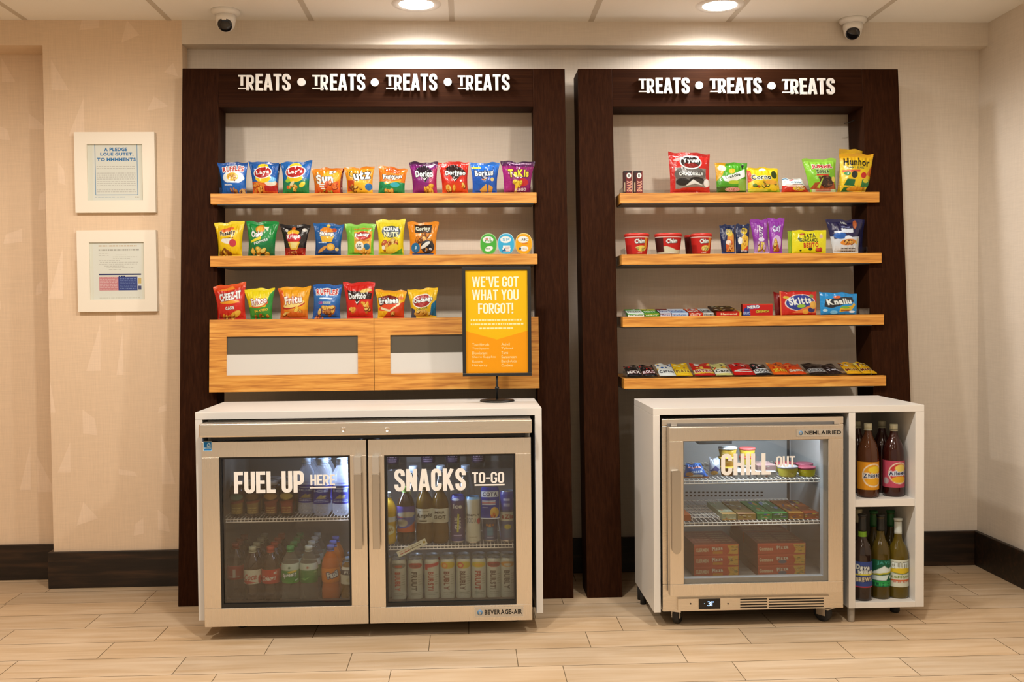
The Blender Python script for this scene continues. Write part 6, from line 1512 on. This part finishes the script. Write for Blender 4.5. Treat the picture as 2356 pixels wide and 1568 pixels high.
def tub(u, v, Y, zz, R, H, body, lidc, lab, art=None):
    x = PX(u, v, Y)[0]; t = thing('food_tub', lab, 'food tub', (x, Y, zz), 'tubs on the upper wire shelf')
    aa = art or splash(Art(body, 120, 60), 10, 0, 1, .1, .8, ['#f2d88a', '#c8742a', '#8a9a3a', '#e8e0c8'], int(u), .05)
    MB().lathe([(R * .78, 0), (R * .80, .001), (R * .94, H - .006)], 30).build('tub_body', mat('tub_' + body[1:], A(body), .4), t)
    wrap('band', aa, [(R * .82, .004), (R * .935, H - .008)], M_PAPER, t, n=50, rows=16)
    MB().lathe([(R * .96, H - .007), (R, H - .006), (R, H), (R * .93, H + .001)], 30).build('lid', mat('tublid_' + lidc[1:], A(lidc), .35), t)
    return t


for k, (c, l, d) in enumerate((('#8a5a24', '#d8a02a', 'brown'), ('#c88a2a', '#e2b02a', 'golden'), ('#d8a83a', '#e8e4e0', 'white lidded golden'))): tub(1674, 1060, 3.97, z + .0375 * k, .037, .037, c, l, f'{d} food tub in the taller stack behind the letter C')
for k, (c, l, d) in enumerate((('#8a6a3a', '#a89a8a', 'brown'), ('#c8a82a', '#c8503a', 'red lidded'), ('#e0b83a', '#d8605a', 'topmost pink lidded'))): tub(1719, 1060, 4.02, z + .034 * k, .033, .0335, c, l, f'{d} food tub in the stack behind the letter H')
tub(1812, 1085, 3.925, z, .040, .040, '#e0c84a', '#b8a8a4', 'yellow yogurt tub below the word OUT, front one')
tub(1856, 1085, 3.925, z, .036, .036, '#e8d02a', '#b84a5a', 'yellow yogurt tub with a red lid near the door edge')
tub(1806, 1085, 4.02, z, .040, .040, '#b8a050', '#a8484a', 'yogurt tub with a dull red lid in the second row')
tub(1850, 1085, 4.02, z, .036, .036, '#b8a050', '#b05060', 'yogurt tub with a rose lid in the second row')
for k, (u0, u1, c, d) in enumerate(((1690, 1738, '#c8c4c4', 'pale grey frozen sandwich pack under the letters H and I'), (1741, 1786, '#bdb4aa', 'grey frozen sandwich pack under the double L'))):
    a = Art(c, 140, 140); splash(a, 12, .05, .95, .1, .95, ['#5a4a44', '#e8e4e0', '#a86a5a', '#8a8a92'], k + 3, .08)
    o = lying(u0, u1, z, a, '#8a8480', d, h=.022, d=.12, name='frozen_sandwich', cat='frozen snack', y=3.90, group=G)
a = Art('#a8807a', 120, 120); splash(a, 10, .05, .95, .1, .95, ['#8a3a34', '#d8ccb8', '#6a7a4a'], 9, .08)
o = lying(1742, 1786, z, a, '#7a5a54', 'pinkish frozen sandwich pack lying on the grey one', h=.02, d=.11, name='frozen_sandwich', cat='frozen snack', y=3.93, group=G); o.location.z = z + .0225

G = 'ice cream bar packs on the lower wire shelf'
z = SSH2
for k, (u0, u1, base, top, d, sp) in enumerate((
    (1660, 1693, '#e2a85a', '#c8c49a', 'tan and green ice cream bar pack, left of the pale pair', ['#d8702a', '#e8e0c0', '#a8b07a']), (1696, 1738, '#dca070', '#b8944a', 'tan ice cream bar pack beside the first green pack', ['#8a5a34', '#e8dcc0', '#c8a86a']),
    (1741, 1776, '#3fae4a', '#4a9a4a', 'green ice cream bar pack with an orange dot', ['#d89a3a', '#5a6ab0', '#a8d0a0']), (1777, 1812, '#58b85a', '#3a7a3a', 'green ice cream bar pack with blue marks beside the orange packs', ['#8a9ad0', '#2a5a3a', '#c8d8c0']),
    (1815, 1849, '#e09a3a', '#b8641c', 'orange ice cream bar pack with a dark patch', ['#5a4a6a', '#e8b44a', '#a8501c']), (1850, 1884, '#d8501c', '#a8501c', 'red-orange ice cream bar pack nearest the right wall of the cooler', ['#4a3a5a', '#e8c83a', '#c8b0a0']))):
    a = Art(base, 100, 200); a.r(0, .14, 1, 1, top); splash(a, 9, .1, .9, .2, .95, sp, 40 + k, .13)
    lying(u0, u1, z, a, top, d, h=.024, d=.26, name='ice_cream_pack', cat='ice cream', y=3.892, group=G)
a = Art('#c8622a', 60, 100); lying(1572, 1588, z, a, '#a84a1c', 'orange ice cream pack cut off by the handle side of the door', h=.022, d=.2, name='ice_cream_pack', cat='ice cream', y=3.892, group=G)
x0, x1 = PX(1592, 1195, 3.90)[0], PX(1654, 1195, 3.90)[0]
b = MB(); zz = z + .012
for k in range(7): x = x0 + (x1 - x0) * k / 6; b.bar((x, 3.895, zz), (x, 4.13, zz), .0016, n=5)
for k in range(5): y = 3.895 + .235 * k / 4; b.bar((x0, y, zz), (x1, y, zz), .0018, n=5)
for x in (x0, x1):
    for y in (3.895, 4.13): b.bar((x, y, z), (x, y, zz), .0018, n=5)
tag(b.build('wire_rack', M_WIRE, loc=(0, 0, 0)), 'small white wire rack on the lower shelf beside the tan pack', 'rack')

G = 'red pizza cartons on the cooler floor'
for s, (u0, u1, n, names) in enumerate(((1597, 1700, 1, ('left', 'CLERMEN')), (1743, 1853, 2, ('right', 'Gonmnos')))):
    for r_ in range(n):
        for k in range(3):
            a = Art('#cc5436', 260, 70); a.g(.86, 1, '#e0684a', '#d85a40'); a.t(names[1], .18, .5, .28, .34, '#f0d0a8', None, 0, bold=.06).t('Pizza', .52, .62, .24, .34, '#f0dcc0', '#a8341c', .1, 2, bold=.05)
            if s == 0: a.r(.42, .12, .64, .36, '#d88a2a')
            elif k < 2: a.e(.52, .28, .09, .16, '#6a6a7a')
            a.p([(.76, .1), (.98, .06), (.98, .95), (.74, .9), (.80, .4)], '#e8b04a').chips(.88, .5, .08, .3, 7, .05, ('#a8642a', '#f0d88a', '#f2c46a', '#8a9a4a'), k + s * 3)
            tp = Art('#9a4a34', 120, 120); tp.small(.08, .46, .8, 5, .15, '#c89a7a', k, .05).small(.54, .92, .8, 5, .15, '#c89a7a', k + 7, .05)
            yy = 3.905 + .215 * r_; x0 = PX(u0, 1300, 3.905)[0]; x1 = PX(u1, 1300, 3.905)[0]; h = .0425
            o = art_box('food_carton', a, x1 - x0, .21 if n == 2 else .24, h, '#8a3a26', ((x0 + x1) / 2, yy, SFLOOR + .0032 + (h + .0006) * k), top=tp, rotz=.02 * (1 - k) * (1 if s else -1), nu=130, nv=36)
            tag(o, f'{("bottom", "middle", "top")[k]} red pizza carton of the {names[0]}-hand {"rear " if r_ else ""}stack', 'carton', G)

# ---- bottles in the cubbies
def syrup(R, H): return [(R * .80, 0), (R * .93, .003), (R, .012), (R, H * .56), (R * .96, H * .63), (R * .80, H * .715), (R * .54, H * .79), (R * .38, H * .845), (.0125, H * .90), (.0125, H * .945)]


def wine(R, H): return [(R * .84, 0), (R * .95, .003), (R, .010), (R, H * .52), (R * .95, H * .58), (R * .72, H * .655), (R * .48, H * .71), (.0145, H * .755), (.0135, H * .95), (.0150, H * .955), (.0150, H * .975)]


TEA = liquid_mat('brown_tea', (.075, .021, .005), .72); BERRY = liquid_mat('berry_tea', (.034, .006, .004), .8)
OLIVE = liquid_mat('olive_oil_glass', (.15, .105, .010), .55); GREEN = liquid_mat('green_brown_glass', (.085, .058, .008), .68); DARKW = liquid_mat('dark_wine_glass', (.020, .010, .007), .9)
aO = Art('#e2901c', 220, 180); aO.e(.55, .52, .29, .42, '#f0dcc0').e(.55, .52, .265, .38, '#e89a24').e(.58, .72, .17, .12, '#f2c832').t('Zhisegs', .55, .50, .54, .20, '#1f2450', '#f0e8dc', .06, 4, bold=.06).e(.55, .3, .18, .12, '#f0a828')
aP = Art('#c2485c', 220, 180); aP.e(.55, .54, .28, .40, '#f0d8b8').e(.55, .54, .255, .36, '#c83a3a').e(.58, .72, .15, .14, '#f0c860').e(.55, .30, .2, .12, '#e8a82a').t('Ailoeep', .55, .52, .54, .20, '#1f1c40', '#e8e4ec', .05, 5, bold=.06).e(.2, .24, .08, .12, '#b8a0a0')
G = 'tea bottles in the upper cubby'
put(bottle('tea_bottle', 'tea bottle with an orange label in the upper cubby', 'bottle', G, .0405, .290, TEA, '#d8caa8', aO, (.11, .485), syrup(.0405, .29), cap=(.0155, .075), span=.62), 1997, 1100, 3.885, RS1)
put(bottle('tea_bottle', 'tea bottle with a pink label in the upper cubby', 'bottle', G, .0405, .285, BERRY, '#d8caa8', aP, (.13, .50), syrup(.0405, .285), cap=(.0155, .075), span=.62), 2056, 1100, 3.895, RS1)
p = bottle('tea_bottle', 'rear dark tea bottle behind the pink label, upper cubby', 'bottle', G, .0395, .287, BERRY, '#a89a7c', None, prof=syrup(.0395, .287), cap=(.0155, .075)); put(p, 2029, 1100, 3.985, RS1)
dup(p, (PX(1972, 1100, 3.99)[0], 3.99, RS1), 'rear dark tea bottle half hidden by the divider, upper cubby')
aD = Art('#3c4a82', 200, 210); aD.t('Dave', .42, .78, .38, .20, '#e8e0d0', '#1c1c2c', -.1, 3, bold=.06).t('Miller', .52, .60, .46, .18, '#e8e0d0', '#1c1c2c', .08, 3, bold=.06).p([(.05, .5), (.95, .55), (.95, .5), (.05, .45)], '#d8c23a').t('BREWS', .46, .32, .46, .17, '#e8cfa8', '#23243c', .06, 4, bold=.06).r(0, .0, 1, .05, '#b83a4a').r(.85, .1, .9, .3, '#6a8ad0')
aG = Art('#1c5a3c', 200, 210); aG.t('JAYS', .5, .88, .38, .14, '#4a9a8a', None, 0, bold=.04).p([(.08, .46), (.5, .78), (.62, .68), (.92, .74), (.92, .60), (.5, .48)], '#e8e8dc').p([(.06, .46), (.9, .58), (.9, .53), (.1, .41)], '#c8b82a').p([(.1, .24), (.14, .40), (.64, .44), (.56, .24)], '#dfe6da').t('er', .76, .36, .2, .1, '#dfe6da', None, .1).r(0, .16, 1, .21, '#2f9a4a').t('LIMES', .5, .09, .5, .12, '#3fae5a', None, 0, bold=.03)
aL = Art('#dcd4bc', 200, 210); aL.p([(.8, .64), (1, .6), (1, 1), (.78, 1)], '#e0ac2a').t('CILLITE', .47, .80, .5, .22, '#f4f0e4', '#6a6450', 0, 3, bold=.05).e(.52, .60, .38, .10, '#e0b82a').p([(.16, .54), (.5, .46), (.9, .54), (.5, .50)], '#3a5a2a').t('LEMON', .48, .38, .5, .09, '#7a8a2a', None, 0, bold=.04).r(.16, .22, .84, .27, '#d8602a').t('Extra', .52, .20, .5, .08, '#c87a6a')
G = 'wine shaped bottles in the lower cubby'
p = bottle('syrup_bottle', 'dark bottle with a blue label in the lower cubby', 'bottle', G, .0365, .336, DARKW, '#1c1a16', aD, (.16, .46), wine(.0365, .336), span=.62, capsule=.80); put(p, 1984, 1290, 3.865, RF)
x = wrap('neck_band', Art('#7a9a2a', 40, 40), [(.0152, .245), (.0147, .268)], M_PAPER, p, n=40, rows=6)
x = wrap('round_seal', (lambda q: q.e(.5, .5, .48, .48, '#efe6d2').e(.5, .5, .36, .36, '#3a3028').e(.5, .5, .28, .28, '#efe6d2').t('G', .5, .5, .3, .3, '#3a3028'))(Art('#120a08', 60, 60)), [(.0355, .163), (.0342, .190)], M_PAPER, p, span=.12, n=24, rows=20)
put(bottle('syrup_bottle', 'greenish brown bottle with a green mountain label, lower cubby', 'bottle', G, .0365, .330, GREEN, '#14140f', aG, (.15, .47), wine(.0365, .33), span=.62, capsule=.80), 2026, 1290, 3.885, RF)
put(bottle('syrup_bottle', 'golden bottle with a white and yellow label, lower cubby', 'bottle', G, .0395, .312, OLIVE, '#dcd6c8', aL, (.15, .49), wine(.0395, .312), span=.62, capsule=.80), 2066, 1290, 3.89, RF)
p = bottle('syrup_bottle', 'rear green-topped bottle behind the golden one, lower cubby', 'bottle', G, .034, .325, GREEN, '#2f6a34', None, prof=wine(.034, .325), capsule=.80); put(p, 2049, 1290, 3.98, RF)
dup(p, (PX(2010, 1290, 3.98)[0], 3.98, RF), 'rear green-topped bottle between the two front label bottles')
p = bottle('syrup_bottle', 'rear pale-topped bottle beside the divider, lower cubby', 'bottle', G, .034, .335, DARKW, '#b8a888', None, prof=wine(.034, .335), capsule=.84); put(p, 1974, 1290, 3.97, RF)
